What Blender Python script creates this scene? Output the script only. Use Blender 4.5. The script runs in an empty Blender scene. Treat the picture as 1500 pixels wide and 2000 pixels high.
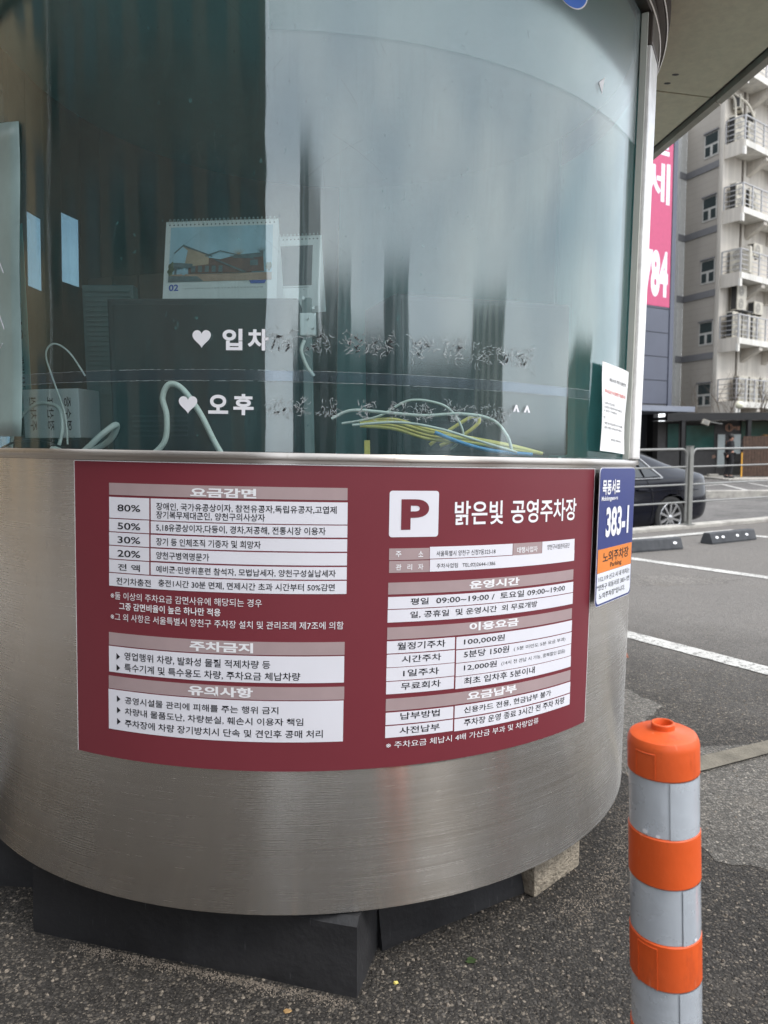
import bpy, bmesh, math, random
from math import sin, cos, pi, radians as rad, sqrt, atan2
from mathutils import Vector, Matrix, Euler
from mathutils.noise import noise as pnoise

random.seed(7)
SC = bpy.context.scene
COL = SC.collection

# ------------------------------------------------------------------ camera
cam_d = bpy.data.cameras.new('camera')
cam = bpy.data.objects.new('camera', cam_d)
COL.objects.link(cam)
cam_d.sensor_fit = 'VERTICAL'
cam_d.sensor_height = 36.0
cam_d.sensor_width = 27.0
cam_d.lens = 36.0 * 1400 / 2000
cam_d.clip_start = 0.05
cam_d.clip_end = 900
PITCH = math.atan(130 / 1400)
cam.matrix_world = (Matrix.Translation((0, 0, 1.1)) @ Matrix.Rotation(pi / 2 - PITCH, 4, 'X')
                    @ Matrix.Rotation(-0.010, 4, 'Z'))
cam_d.dof.use_dof = True
cam_d.dof.focus_distance = 1.45
cam_d.dof.aperture_fstop = 7.0
SC.camera = cam

# ------------------------------------------------------------------ world and sun
SUN_EL, SUN_AZ = rad(53), rad(124)         # azimuth clockwise from +Y: the light comes from behind the camera, right
w = bpy.data.worlds.new('World')
SC.world = w
w.use_nodes = True
nt = w.node_tree
nt.nodes.clear()
wo = nt.nodes.new('ShaderNodeOutputWorld')
bg = nt.nodes.new('ShaderNodeBackground')
sky = nt.nodes.new('ShaderNodeTexSky')
sky.sky_type = 'NISHITA'
sky.sun_disc = False
sky.sun_elevation = SUN_EL
sky.sun_rotation = SUN_AZ
sky.dust_density = 1.0
tc = nt.nodes.new('ShaderNodeTexCoord')
mp_ = nt.nodes.new('ShaderNodeMapping')
mp_.inputs['Scale'].default_value = (1.0, 1.0, 2.6)
nz = nt.nodes.new('ShaderNodeTexNoise')
nz.inputs['Scale'].default_value = 2.2
nz.inputs['Detail'].default_value = 7
nz.inputs['Roughness'].default_value = 0.55
cr = nt.nodes.new('ShaderNodeValToRGB')
cr.color_ramp.elements[0].position = 0.34
cr.color_ramp.elements[0].color = (8.0, 8.7, 9.8, 1)
cr.color_ramp.elements[1].position = 0.66
cr.color_ramp.elements[1].color = (13.0, 13.2, 13.4, 1)
mx = nt.nodes.new('ShaderNodeMix')
mx.data_type = 'RGBA'
mx.inputs['Factor'].default_value = 0.93
nt.links.new(tc.outputs['Generated'], mp_.inputs['Vector'])
nt.links.new(mp_.outputs['Vector'], nz.inputs['Vector'])
nt.links.new(nz.outputs['Fac'], cr.inputs['Fac'])
nt.links.new(sky.outputs['Color'], mx.inputs['A'])
nt.links.new(cr.outputs['Color'], mx.inputs['B'])
nt.links.new(mx.outputs['Result'], bg.inputs['Color'])
bg.inputs['Strength'].default_value = 0.135
nt.links.new(bg.outputs['Background'], wo.inputs['Surface'])

sun_d = bpy.data.lights.new('sun', 'SUN')
sun_d.energy = 1.5
sun_d.angle = rad(18)
sun_d.color = (1.0, 0.955, 0.89)
sun = bpy.data.objects.new('sun', sun_d)
COL.objects.link(sun)
sdir = Vector((sin(SUN_AZ) * cos(SUN_EL), cos(SUN_AZ) * cos(SUN_EL), sin(SUN_EL)))
sun.location = sdir * 60
sun.rotation_euler = sdir.to_track_quat('Z', 'Y').to_euler()

vs = SC.view_settings
vs.view_transform = 'Standard'
vs.look = 'None'
vs.exposure = 0.6
vs.gamma = 1.0
vs.use_curve_mapping = False
SC.cycles.max_bounces = 10
SC.cycles.transparent_max_bounces = 16
SC.cycles.caustics_reflective = False
SC.cycles.caustics_refractive = False

# ------------------------------------------------------------------ helpers
def tag(o, label=None, cat=None, group=None, kind=None):
    if label: o['label'] = label
    if cat: o['category'] = cat
    if group: o['group'] = group
    if kind: o['kind'] = kind
    return o

def empty(name, mat=None, label=None, cat=None, group=None):
    o = bpy.data.objects.new(name, None)
    o.empty_display_size = 0.1
    COL.objects.link(o)
    if mat is not None:
        o.matrix_world = mat
    return tag(o, label, cat, group)

def T(x, y, z=0.0, rz=0.0):
    return Matrix.Translation((x, y, z)) @ Matrix.Rotation(rz, 4, 'Z')

class MB:
    def __init__(s):
        s.v = []; s.f = []; s.m = []; s.cur = 0
    def add(s, vs_, fs):
        n = len(s.v)
        s.v.extend([tuple(p) for p in vs_])
        for f in fs:
            s.f.append(tuple(i + n for i in f)); s.m.append(s.cur)
        return s
    def box(s, a, b, M=None):
        (x0, y0, z0), (x1, y1, z1) = a, b
        p = [Vector(q) for q in ((x0, y0, z0), (x1, y0, z0), (x1, y1, z0), (x0, y1, z0), (x0, y0, z1), (x1, y0, z1), (x1, y1, z1), (x0, y1, z1))]
        if M is not None: p = [M @ q for q in p]
        return s.add(p, [(0, 3, 2, 1), (4, 5, 6, 7), (0, 1, 5, 4), (1, 2, 6, 5), (2, 3, 7, 6), (3, 0, 4, 7)])
    def beam(s, p, q, wd, ht=None, up=(0, 0, 1)):
        p = Vector(p); q = Vector(q); d = (q - p); L = d.length; d.normalize()
        up = Vector(up)
        if abs(d.dot(up)) > 0.98: up = Vector((1, 0, 0))
        sx = d.cross(up).normalized(); uz = sx.cross(d)
        M = Matrix((sx, d, uz)).transposed().to_4x4(); M.translation = p
        ht = ht or wd
        return s.box((-wd / 2, 0, -ht / 2), (wd / 2, L, ht / 2), M)
    def tube(s, pts, r, n=8, cap=True):
        pts = [Vector(p) for p in pts]
        rs = r if isinstance(r, (list, tuple)) else [r] * len(pts)
        rings = []; ref = None
        for i, p in enumerate(pts):
            d = (pts[min(i + 1, len(pts) - 1)] - pts[max(i - 1, 0)])
            if d.length < 1e-9: d = Vector((0, 0, 1))
            d.normalize()
            if ref is None:
                ref = Vector((0, 0, 1)) if abs(d.z) < 0.9 else Vector((1, 0, 0))
            x = d.cross(ref)
            if x.length < 1e-4: x = d.cross(Vector((0.3, 1, 0.2)))
            x.normalize(); y = x.cross(d).normalized()
            ref = y.cross(x) * 0 + (x.cross(d) if False else ref - d * ref.dot(d))
            if ref.length < 1e-3: ref = y
            ref.normalize()
            rings.append([p + (x * cos(t) + y * sin(t)) * rs[i] for t in [2 * pi * k / n for k in range(n)]])
        vs_ = [v for rg in rings for v in rg]; fs = []
        for i in range(len(rings) - 1):
            for k in range(n):
                a = i * n + k; b = i * n + (k + 1) % n
                fs.append((a, b, b + n, a + n))
        if cap:
            fs.append(tuple(reversed(range(n)))); fs.append(tuple((len(rings) - 1) * n + k for k in range(n)))
        return s.add(vs_, fs)
    def lathe(s, prof, n=32, a0=0.0, a1=2 * pi, M=None, close=False):
        """prof: list of (r, z)"""
        full = abs((a1 - a0) - 2 * pi) < 1e-6
        cols = n if full else n + 1
        vs_ = []
        for k in range(cols):
            a = a0 + (a1 - a0) * k / n
            for r, z in prof: vs_.append(Vector((r * sin(a), -r * cos(a), z)))
        if M is not None: vs_ = [M @ v for v in vs_]
        m = len(prof); fs = []
        mm = m if close else m - 1
        for k in range(n):
            k2 = (k + 1) % cols
            for j in range(mm):
                j2 = (j + 1) % m
                fs.append((k * m + j, k2 * m + j, k2 * m + j2, k * m + j2))
        if close and not full:
            fs.append(tuple(reversed(range(m)))); fs.append(tuple((cols - 1) * m + j for j in range(m)))
        return s.add(vs_, fs)
    def prism(s, poly, y0, y1, M=None):
        """poly in (x,z), extruded along y"""
        n = len(poly)
        vs_ = [Vector((x, y0, z)) for x, z in poly] + [Vector((x, y1, z)) for x, z in poly]
        if M is not None: vs_ = [M @ v for v in vs_]
        fs = [tuple(range(n)), tuple(reversed(range(n, 2 * n)))]
        for i in range(n):
            j = (i + 1) % n
            fs.append((i, i + n, j + n, j))
        return s.add(vs_, fs)
    def xf(s, M):
        s.v = [tuple(M @ Vector(p)) for p in s.v]; return s
    def build(s, name, mat, parent=None, smooth=False, bevel=0.0, seg=2, ang=40, fixn=True, **kw):
        me = bpy.data.meshes.new(name)
        me.from_pydata(s.v, [], s.f)
        mats = mat if isinstance(mat, (list, tuple)) else [mat]
        for m in mats: me.materials.append(m)
        if len(mats) > 1:
            me.polygons.foreach_set('material_index', s.m)
        me.update()
        if fixn:
            bm = bmesh.new(); bm.from_mesh(me)
            bmesh.ops.recalc_face_normals(bm, faces=bm.faces)
            if bevel > 0:
                es = [e for e in bm.edges if len(e.link_faces) == 2 and e.calc_face_angle(0) > rad(30)]
                bmesh.ops.bevel(bm, geom=es, offset=bevel, segments=seg, affect='EDGES', profile=0.6, clamp_overlap=True)
            bm.to_mesh(me); bm.free()
        if smooth:
            me.polygons.foreach_set('use_smooth', [True] * len(me.polygons))
            me.set_sharp_from_angle(angle=rad(ang))
        o = bpy.data.objects.new(name, me)
        COL.objects.link(o)
        if parent is not None: o.parent = parent
        return tag(o, **kw)

def copy_tree(o, parent=None, top=True):
    c = o.copy(); COL.objects.link(c)
    if parent is not None: c.parent = parent
    for ch in list(o.children): copy_tree(ch, c, False)
    return c

_tx = {}
def text_geo(s, bold=0.012):
    key = (s, bold)
    if key not in _tx:
        c = bpy.data.curves.new('t', 'FONT'); c.body = s; c.resolution_u = 6 if len(s) < 7 else 2; c.offset = bold
        o = bpy.data.objects.new('t', c); COL.objects.link(o)
        bpy.context.view_layer.update()
        me = o.evaluated_get(bpy.context.evaluated_depsgraph_get()).to_mesh()
        V = [(v.co.x, v.co.y) for v in me.vertices]; F = [tuple(p.vertices) for p in me.polygons]
        xs = [v[0] for v in V]; ys = [v[1] for v in V]
        bb = (min(xs), max(xs), min(ys), max(ys))
        o.to_mesh_clear(); bpy.data.objects.remove(o); bpy.data.curves.remove(c)
        _tx[key] = (V, F, bb)
    return _tx[key]

def text_fit(s, w_, h_, bold=0.012, full=True):
    """2-D text mesh centred on 0, scaled to w_ x h_"""
    V, F, (x0, x1, y0, y1) = text_geo(s, bold)
    sx = w_ / (x1 - x0); sy = h_ / (y1 - y0)
    return [((x - (x0 + x1) / 2) * sx, (y - (y0 + y1) / 2) * sy) for x, y in V], F
# ------------------------------------------------------------------ materials
def new_mat(name):
    m = bpy.data.materials.new(name); m.use_nodes = True
    n = m.node_tree; n.nodes.clear()
    out = n.nodes.new('ShaderNodeOutputMaterial'); b = n.nodes.new('ShaderNodeBsdfPrincipled')
    n.links.new(b.outputs['BSDF'], out.inputs['Surface'])
    return m, n, b, out
def nd(n, typ, **kw):
    x = n.nodes.new('ShaderNode' + typ)
    for k, v in kw.items():
        if k in x.inputs: x.inputs[k].default_value = v
        else: setattr(x, k, v)
    return x
def ramp(n, fac, stops):
    r = n.nodes.new('ShaderNodeValToRGB'); e = r.color_ramp.elements
    while len(e) < len(stops): e.new(0.5)
    for i, (p, c) in enumerate(stops):
        e[i].position = p; e[i].color = (c, c, c, 1) if isinstance(c, (int, float)) else (*c, 1)
    n.links.new(fac, r.inputs['Fac']); return r.outputs['Color']
def mixc(n, fac, a, b, mode='MIX'):
    m = n.nodes.new('ShaderNodeMix'); m.data_type = 'RGBA'; m.blend_type = mode
    for s_, v in (('Factor', fac), ('A', a), ('B', b)):
        if hasattr(v, 'links'): n.links.new(v, m.inputs[s_])
        elif s_ == 'Factor': m.inputs[s_].default_value = v
        else: m.inputs[s_].default_value = (*v, 1)
    return m.outputs['Result']
def coords(n, scale=(1, 1, 1), kind='Object'):
    t = n.nodes.new('ShaderNodeTexCoord'); mp = n.nodes.new('ShaderNodeMapping')
    mp.inputs['Scale'].default_value = scale
    n.links.new(t.outputs[kind], mp.inputs['Vector']); return mp.outputs['Vector']
def tex(n, typ, vec, out='Fac', **kw):
    x = nd(n, 'Tex' + typ, **kw); n.links.new(vec, x.inputs['Vector']); return x.outputs[out]
def bump(n, b, h, strength=0.3, dist=0.01):
    bp = n.nodes.new('ShaderNodeBump'); bp.inputs['Strength'].default_value = strength; bp.inputs['Distance'].default_value = dist
    n.links.new(h, bp.inputs['Height']); n.links.new(bp.outputs['Normal'], b.inputs['Normal'])

def plain(name, col, rough=0.5, metal=0.0, var=0.12, scale=6.0, bmp=0.0, bscale=60.0, spec=0.5, coat=0.0):
    m, n, b, o = new_mat(name)
    v = coords(n)
    c2 = tuple(max(0, c * (1 - 2 * var)) for c in col); c3 = tuple(min(1, c * (1 + var)) for c in col)
    f = tex(n, 'Noise', v, Scale=scale, Detail=6.0, Roughness=0.6)
    n.links.new(ramp(n, f, [(0.3, c2), (0.7, c3)]), b.inputs['Base Color'])
    b.inputs['Roughness'].default_value = rough; b.inputs['Metallic'].default_value = metal
    b.inputs['Specular IOR Level'].default_value = spec
    b.inputs['Coat Weight'].default_value = coat
    if bmp: bump(n, b, tex(n, 'Noise', v, Scale=bscale, Detail=5.0), bmp, 0.01)
    return m

# asphalt: separate stones in a dark binder
def asphalt(name, dark, light, stone_scale=125.0, dirt=0.25, bs=1.0, pale=0.2, unshaded=None):
    m, n, b, o = new_mat(name)
    v = coords(n)
    wob = tex(n, 'Noise', v, 'Color', Scale=60.0, Detail=2.0)
    add = nd(n, 'VectorMath', operation='MULTIPLY_ADD'); n.links.new(wob, add.inputs[0]); add.inputs[1].default_value = (0.008,) * 3; n.links.new(v, add.inputs[2])
    vv = add.outputs[0]
    vo = nd(n, 'TexVoronoi', Scale=stone_scale, feature='F1'); n.links.new(vv, vo.inputs['Vector'])
    sep = nd(n, 'SeparateColor'); n.links.new(vo.outputs['Color'], sep.inputs['Color'])
    stone = ramp(n, sep.outputs[0], [(0.0, tuple(c * 0.6 for c in dark)), (0.5, dark), (0.80, tuple(c * 2.2 for c in dark)), (0.96, tuple(c * 0.75 for c in light)), (1.0, tuple(c * pale / 0.2 * 1.4 for c in light))])
    vo2 = nd(n, 'TexVoronoi', Scale=stone_scale * 2.6, feature='F1'); n.links.new(vv, vo2.inputs['Vector'])
    sep2 = nd(n, 'SeparateColor'); n.links.new(vo2.outputs['Color'], sep2.inputs['Color'])
    small = ramp(n, sep2.outputs[0], [(0.0, tuple(c * 0.5 for c in dark)), (0.75, dark), (0.955, tuple(c * 0.7 for c in light)), (1.0, light)])
    edge = ramp(n, vo.outputs['Distance'], [(0.30, 0.0), (0.62, 1.0)])
    c = mixc(n, edge, stone, small)
    big = tex(n, 'Noise', v, Scale=1.1, Detail=5.0, Roughness=0.65)
    bm_ = ramp(n, big, [(0.30, 0.62), (0.5, 1.0), (0.72, 1.38)])
    c = mixc(n, 1.0, c, bm_, 'MULTIPLY')
    if unshaded:
        # shade of booth and eave painted in: dark close round the booth, paler beyond
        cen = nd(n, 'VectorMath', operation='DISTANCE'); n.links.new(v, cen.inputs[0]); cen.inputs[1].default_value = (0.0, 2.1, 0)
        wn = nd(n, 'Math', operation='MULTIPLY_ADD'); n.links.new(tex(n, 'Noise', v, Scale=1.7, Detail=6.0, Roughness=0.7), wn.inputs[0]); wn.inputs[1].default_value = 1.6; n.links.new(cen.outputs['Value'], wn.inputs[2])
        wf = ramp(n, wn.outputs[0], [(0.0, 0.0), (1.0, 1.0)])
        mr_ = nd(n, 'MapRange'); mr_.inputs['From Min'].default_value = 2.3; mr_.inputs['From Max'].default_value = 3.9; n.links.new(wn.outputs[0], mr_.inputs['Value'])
        pc_ = mixc(n, 0.55, c, unshaded)
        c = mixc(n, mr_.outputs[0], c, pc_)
    du = tex(n, 'Noise', v, Scale=2.3, Detail=8.0, Roughness=0.72)
    duf = ramp(n, du, [(0.56, 0.0), (0.78, dirt)])
    c = mixc(n, duf, c, (0.22, 0.19, 0.155))
    n.links.new(c, b.inputs['Base Color'])
    b.inputs['Roughness'].default_value = 0.82
    b.inputs['Specular IOR Level'].default_value = 0.35
    inv = ramp(n, vo.outputs['Distance'], [(0.0, 1.0), (0.75, 0.0)])
    inv2 = ramp(n, vo2.outputs['Distance'], [(0.0, 0.45), (0.75, 0.0)])
    hh = nd(n, 'Math', operation='ADD'); n.links.new(inv, hh.inputs[0]); n.links.new(inv2, hh.inputs[1])
    hm = nd(n, 'Math', operation='MULTIPLY'); n.links.new(hh.outputs[0], hm.inputs[0]); n.links.new(sep.outputs[1], hm.inputs[1])
    bump(n, b, hm.outputs[0], bs, 0.006)
    return m

ANROT = 0.0
def around_z(n):
    ge = nd(n, 'NewGeometry'); cr_ = nd(n, 'VectorMath', operation='CROSS_PRODUCT'); n.links.new(ge.outputs['Normal'], cr_.inputs[0]); cr_.inputs[1].default_value = (0, 0, 1)
    no = nd(n, 'VectorMath', operation='NORMALIZE'); n.links.new(cr_.outputs[0], no.inputs[0]); return no.outputs[0]
def steel(name, base=(0.95, 0.905, 0.845), r0=0.22, r1=0.30, dirt=0.35, aniso=1.0):
    m, n, b, o = new_mat(name)
    v = coords(n)
    n.links.new(around_z(n), b.inputs['Tangent'])
    b.inputs['Anisotropic'].default_value = aniso
    b.inputs['Anisotropic Rotation'].default_value = 0.25
    b.inputs['Metallic'].default_value = 1.0
    brush = tex(n, 'Noise', coords(n, (2.0, 2.0, 520)), Scale=1.0, Detail=4.0, Roughness=0.7)
    cloud = tex(n, 'Noise', coords(n, (3, 3, 1.2)), Scale=1.6, Detail=6.0, Roughness=0.6)
    rr = mixc(n, 0.5, ramp(n, brush, [(0.3, r0), (0.7, r1)]), ramp(n, cloud, [(0.3, r0), (0.7, r1)]))
    c = mixc(n, 0.35, base, ramp(n, brush, [(0.25, tuple(x * 0.6 for x in base)), (0.75, tuple(min(1, x * 1.25) for x in base))]))
    # spots and smears of grime, thicker low down and on the left where water runs off
    sp = tex(n, 'Noise', coords(n, (70, 70, 28)), Scale=1.0, Detail=5.0, Roughness=0.55)
    area = tex(n, 'Noise', coords(n, (2.4, 2.4, 1.0)), Scale=1.0, Detail=2.0)
    mm = nd(n, 'Math', operation='MULTIPLY'); n.links.new(ramp(n, sp, [(0.62, 0.0), (0.72, 0.8)]), mm.inputs[0]); n.links.new(ramp(n, area, [(0.42, 0.0), (0.60, dirt)]), mm.inputs[1])
    c = mixc(n, mm.outputs[0], c, (0.17, 0.115, 0.06))
    film = tex(n, 'Noise', coords(n, (1.3, 1.3, 3.0)), Scale=2.0, Detail=7.0, Roughness=0.62)
    ff = ramp(n, film, [(0.45, 0.0), (0.72, 0.38 * dirt / 0.5)])
    c = mixc(n, ff, c, (0.66, 0.55, 0.42))
    n.links.new(c, b.inputs['Base Color'])
    # grime and film are not metallic
    met = nd(n, 'Math', operation='SUBTRACT'); met.inputs[0].default_value = 1.0
    sc_ = nd(n, 'Math', operation='MULTIPLY'); n.links.new(mm.outputs[0], sc_.inputs[0]); sc_.inputs[1].default_value = 0.7
    n.links.new(sc_.outputs[0], met.inputs[1]); n.links.new(met.outputs[0], b.inputs['Metallic'])
    n.links.new(rr, b.inputs['Roughness'])
    h = nd(n, 'Math', operation='MULTIPLY_ADD'); n.links.new(brush, h.inputs[0]); h.inputs[1].default_value = 0.02
    dent = tex(n, 'Noise', coords(n, (1.0, 1.0, 0.5)), Scale=4.0, Detail=1.0)
    n.links.new(dent, h.inputs[2])
    bump(n, b, h.outputs[0], 0.07, 0.004)
    return m

def thin_glass(name, tint, refl=0.09, haze=0.05, hazecol=(0.55, 0.68, 0.68), rough=0.0, scratch=True, ior=1.5):
    m, n, b, out = new_mat(name)
    n.nodes.remove(b)
    tr = nd(n, 'BsdfTransparent'); tr.inputs['Color'].default_value = (*tint, 1)
    gl = nd(n, 'BsdfGlossy'); gl.inputs['Roughness'].default_value = rough
    gl.inputs['Color'].default_value = (0.92, 0.95, 0.96, 1)
    if scratch:
        gl.distribution = 'BECKMANN'
        gl.inputs['Roughness'].default_value = 0.06; gl.inputs['Anisotropy'].default_value = 0.8; gl.inputs['Rotation'].default_value = ANROT
        n.links.new(around_z(n), gl.inputs['Tangent'])
        wb = tex(n, 'Noise', coords(n, (7, 7, 1.4)), Scale=1.0, Detail=3.0, Roughness=0.55)
        bp = nd(n, 'Bump'); bp.inputs['Strength'].default_value = 0.17; bp.inputs['Distance'].default_value = 0.006
        n.links.new(wb, bp.inputs['Height']); n.links.new(bp.outputs[0], gl.inputs['Normal'])
    # Schlick reflectance from the true angle, the same on both faces of the sheet
    ge_ = nd(n, 'NewGeometry'); dp = nd(n, 'VectorMath', operation='DOT_PRODUCT'); n.links.new(ge_.outputs['Incoming'], dp.inputs[0]); n.links.new(ge_.outputs['Normal'], dp.inputs[1])
    ab = nd(n, 'Math', operation='ABSOLUTE'); n.links.new(dp.outputs['Value'], ab.inputs[0])
    om = nd(n, 'Math', operation='SUBTRACT', use_clamp=True); om.inputs[0].default_value = 1.0; n.links.new(ab.outputs[0], om.inputs[1])
    pw = nd(n, 'Math', operation='POWER'); n.links.new(om.outputs[0], pw.inputs[0]); pw.inputs[1].default_value = 5.0
    fr = nd(n, 'Math', operation='MULTIPLY_ADD'); n.links.new(pw.outputs[0], fr.inputs[0]); fr.inputs[1].default_value = 0.96; fr.inputs[2].default_value = 0.04
    mr = nd(n, 'MapRange'); mr.inputs['From Min'].default_value = 0.0; mr.inputs['From Max'].default_value = 1.0
    mr.inputs['To Min'].default_value = refl; mr.inputs['To Max'].default_value = 0.85
    n.links.new(fr.outputs[0], mr.inputs['Value'])
    dif = nd(n, 'BsdfDiffuse'); dif.inputs['Color'].default_value = (*hazecol, 1)
    trl = nd(n, 'BsdfTranslucent'); trl.inputs['Color'].default_value = (*hazecol, 1)
    md = nd(n, 'MixShader'); md.inputs[0].default_value = 0.45
    n.links.new(dif.outputs[0], md.inputs[1]); n.links.new(trl.outputs[0], md.inputs[2])
    m1 = nd(n, 'MixShader')
    if scratch:
        grime = tex(n, 'Noise', coords(n, (6, 6, 1.3)), Scale=1.2, Detail=8.0, Roughness=0.7)
        fine = tex(n, 'Noise', coords(n, (160, 160, 9)), Scale=1.0, Detail=3.0, Roughness=0.6)
        wv = tex(n, 'Noise', coords(n, (90, 90, 60)), Scale=1.0, Detail=2.0)
        s1 = ramp(n, grime, [(0.3, haze * 0.45), (0.72, haze * 1.7)])
        s2 = ramp(n, fine, [(0.56, 0.0), (0.74, haze * 1.3)])
        s3 = ramp(n, wv, [(0.72, 0.0), (0.76, 0.25)])
        a_ = nd(n, 'Math', operation='ADD'); n.links.new(s1, a_.inputs[0]); n.links.new(s2, a_.inputs[1])
        a2 = nd(n, 'Math', operation='ADD'); n.links.new(a_.outputs[0], a2.inputs[0]); n.links.new(s3, a2.inputs[1])
        n.links.new(a2.outputs[0], m1.inputs[0])
    else:
        m1.inputs[0].default_value = haze
    n.links.new(tr.outputs[0], m1.inputs[1]); n.links.new(md.outputs[0], m1.inputs[2])
    m2 = nd(n, 'MixShader'); n.links.new(mr.outputs[0], m2.inputs[0]); n.links.new(m1.outputs[0], m2.inputs[1]); n.links.new(gl.outputs[0], m2.inputs[2])
    n.links.new(m2.outputs[0], out.inputs['Surface'])
    return m

def worn_paint(name, col=(0.60, 0.59, 0.56), under=(0.09, 0.085, 0.08), lo=0.46, hi=0.58):
    m, n, b, o = new_mat(name)
    v = coords(n)
    f = tex(n, 'Noise', v, Scale=38.0, Detail=8.0, Roughness=0.75)
    vo = nd(n, 'TexVoronoi', Scale=90.0, feature='DISTANCE_TO_EDGE'); n.links.new(v, vo.inputs['Vector'])
    mu = nd(n, 'Math', operation='MULTIPLY'); n.links.new(ramp(n, f, [(lo - 0.08, 0.0), (hi - 0.08, 1.0)]), mu.inputs[0])
    n.links.new(ramp(n, vo.outputs['Distance'], [(0.0, 0.55), (0.12, 1.0)]), mu.inputs[1])
    soft = ramp(n, tex(n, 'Noise', v, Scale=4.0, Detail=5.0), [(0.3, 0.75), (0.7, 1.05)])
    c = mixc(n, mu.outputs[0], under, mixc(n, 1.0, col, soft, 'MULTIPLY'))
    n.links.new(c, b.inputs['Base Color']); b.inputs['Roughness'].default_value = 0.8
    bump(n, b, f, 0.5, 0.004)
    return m

M = {}
M['asphalt'] = asphalt('asphalt_lot', (0.038, 0.0345, 0.031), (0.21, 0.18, 0.145), unshaded=(0.24, 0.225, 0.21))
M['road'] = asphalt('asphalt_road', (0.125, 0.12, 0.115), (0.26, 0.245, 0.23), 60.0, 0.15, 0.5)
M['concrete_patch'] = asphalt('cement_skin', (0.105, 0.098, 0.088), (0.30, 0.27, 0.23), 130.0, 0.5, 0.9)
M['worn'] = asphalt('worn_asphalt', (0.14, 0.13, 0.12), (0.25, 0.23, 0.2), 100.0, 0.5)
M['cement'] = plain('trench_cement', (0.185, 0.165, 0.13), 0.9, var=0.2, scale=14, bmp=0.5, bscale=120)
M['paint'] = worn_paint('white_road_paint')
M['kerb'] = plain('kerb_concrete', (0.42, 0.40, 0.365), 0.9, var=0.2, scale=5, bmp=0.5, bscale=80)
M['steel'] = steel('brushed_steel')
M['steel_trim'] = steel('steel_trim', (0.66, 0.62, 0.58), 0.25, 0.4, 0.25)
M['post_steel'] = plain('post_steel', (0.86, 0.84, 0.82), 0.38, 0.25, var=0.08, scale=30)
M['dark_steel'] = plain('bronze_dark_frame', (0.12, 0.10, 0.09), 0.4, 0.6, var=0.15, scale=8)
M['soffit'] = plain('soffit_paint', (0.74, 0.68, 0.52), 0.6, 0.0, var=0.05, scale=40, bmp=0.03, bscale=300)
M['fascia'] = plain('fascia_steel', (0.55, 0.49, 0.43), 0.5, 0.1, var=0.1, scale=10)
M['roof'] = plain('roof_sheet', (0.3, 0.31, 0.32), 0.6)
M['glass'] = thin_glass('booth_glass', (0.93, 0.988, 0.984), 0.062, 0.034, (0.20, 0.60, 0.61))
M['dark_glass'] = thin_glass('side_glass', (0.36, 0.45, 0.50), 0.04, 0.03, (0.3, 0.55, 0.55))
M['bead'] = plain('glazing_bead', (0.62, 0.64, 0.58), 0.5, var=0.05)
M['film'] = thin_glass('frosted_film', (0.93, 0.95, 0.95), 0.006, 0.012, (0.55, 0.62, 0.62), 0.3, False)
M['maroon'] = plain('maroon_vinyl', (0.185, 0.031, 0.043), 0.38, var=0.04, scale=3, spec=0.4)
M['mauve'] = plain('mauve_print', (0.40, 0.305, 0.31), 0.4, var=0.04, scale=12, spec=0.4)
M['cell'] = plain('white_print', (0.76, 0.76, 0.82), 0.4, var=0.02, scale=6, spec=0.4)
M['ink'] = plain('black_ink', (0.012, 0.012, 0.016), 0.4, var=0.0, spec=0.4)
M['white_ink'] = plain('white_ink', (0.84, 0.84, 0.87), 0.4, var=0.0, spec=0.4)
M['sign_edge'] = plain('sign_edge_white', (0.75, 0.75, 0.76), 0.5, var=0.05)
M['vinyl'] = plain('white_vinyl', (0.80, 0.80, 0.84), 0.45, var=0.02)
M['scrap'] = plain('glue_scrap', (0.40, 0.44, 0.45), 0.8, var=0.3, scale=120)
M['scratch'] = thin_glass('scratch_line', (0.9, 0.9, 0.9), 0.0, 0.22, (0.6, 0.62, 0.64), 0.5, False)
M['glue_dark'] = plain('black_vinyl_scrap', (0.012, 0.014, 0.015), 0.6, var=0.3, scale=60)
M['navy'] = plain('navy_plate', (0.020, 0.038, 0.20), 0.3, var=0.04, spec=0.5)
M['orange_plate'] = plain('orange_plate', (0.80, 0.24, 0.035), 0.35, var=0.03)
M['plate_white'] = plain('plate_white', (0.78, 0.80, 0.86), 0.35, var=0.03)
M['paper'] = plain('paper', (0.86, 0.86, 0.86), 0.75, var=0.03, scale=10)
M['red_ink'] = plain('red_ink', (0.75, 0.10, 0.08), 0.7, var=0.05)
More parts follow.
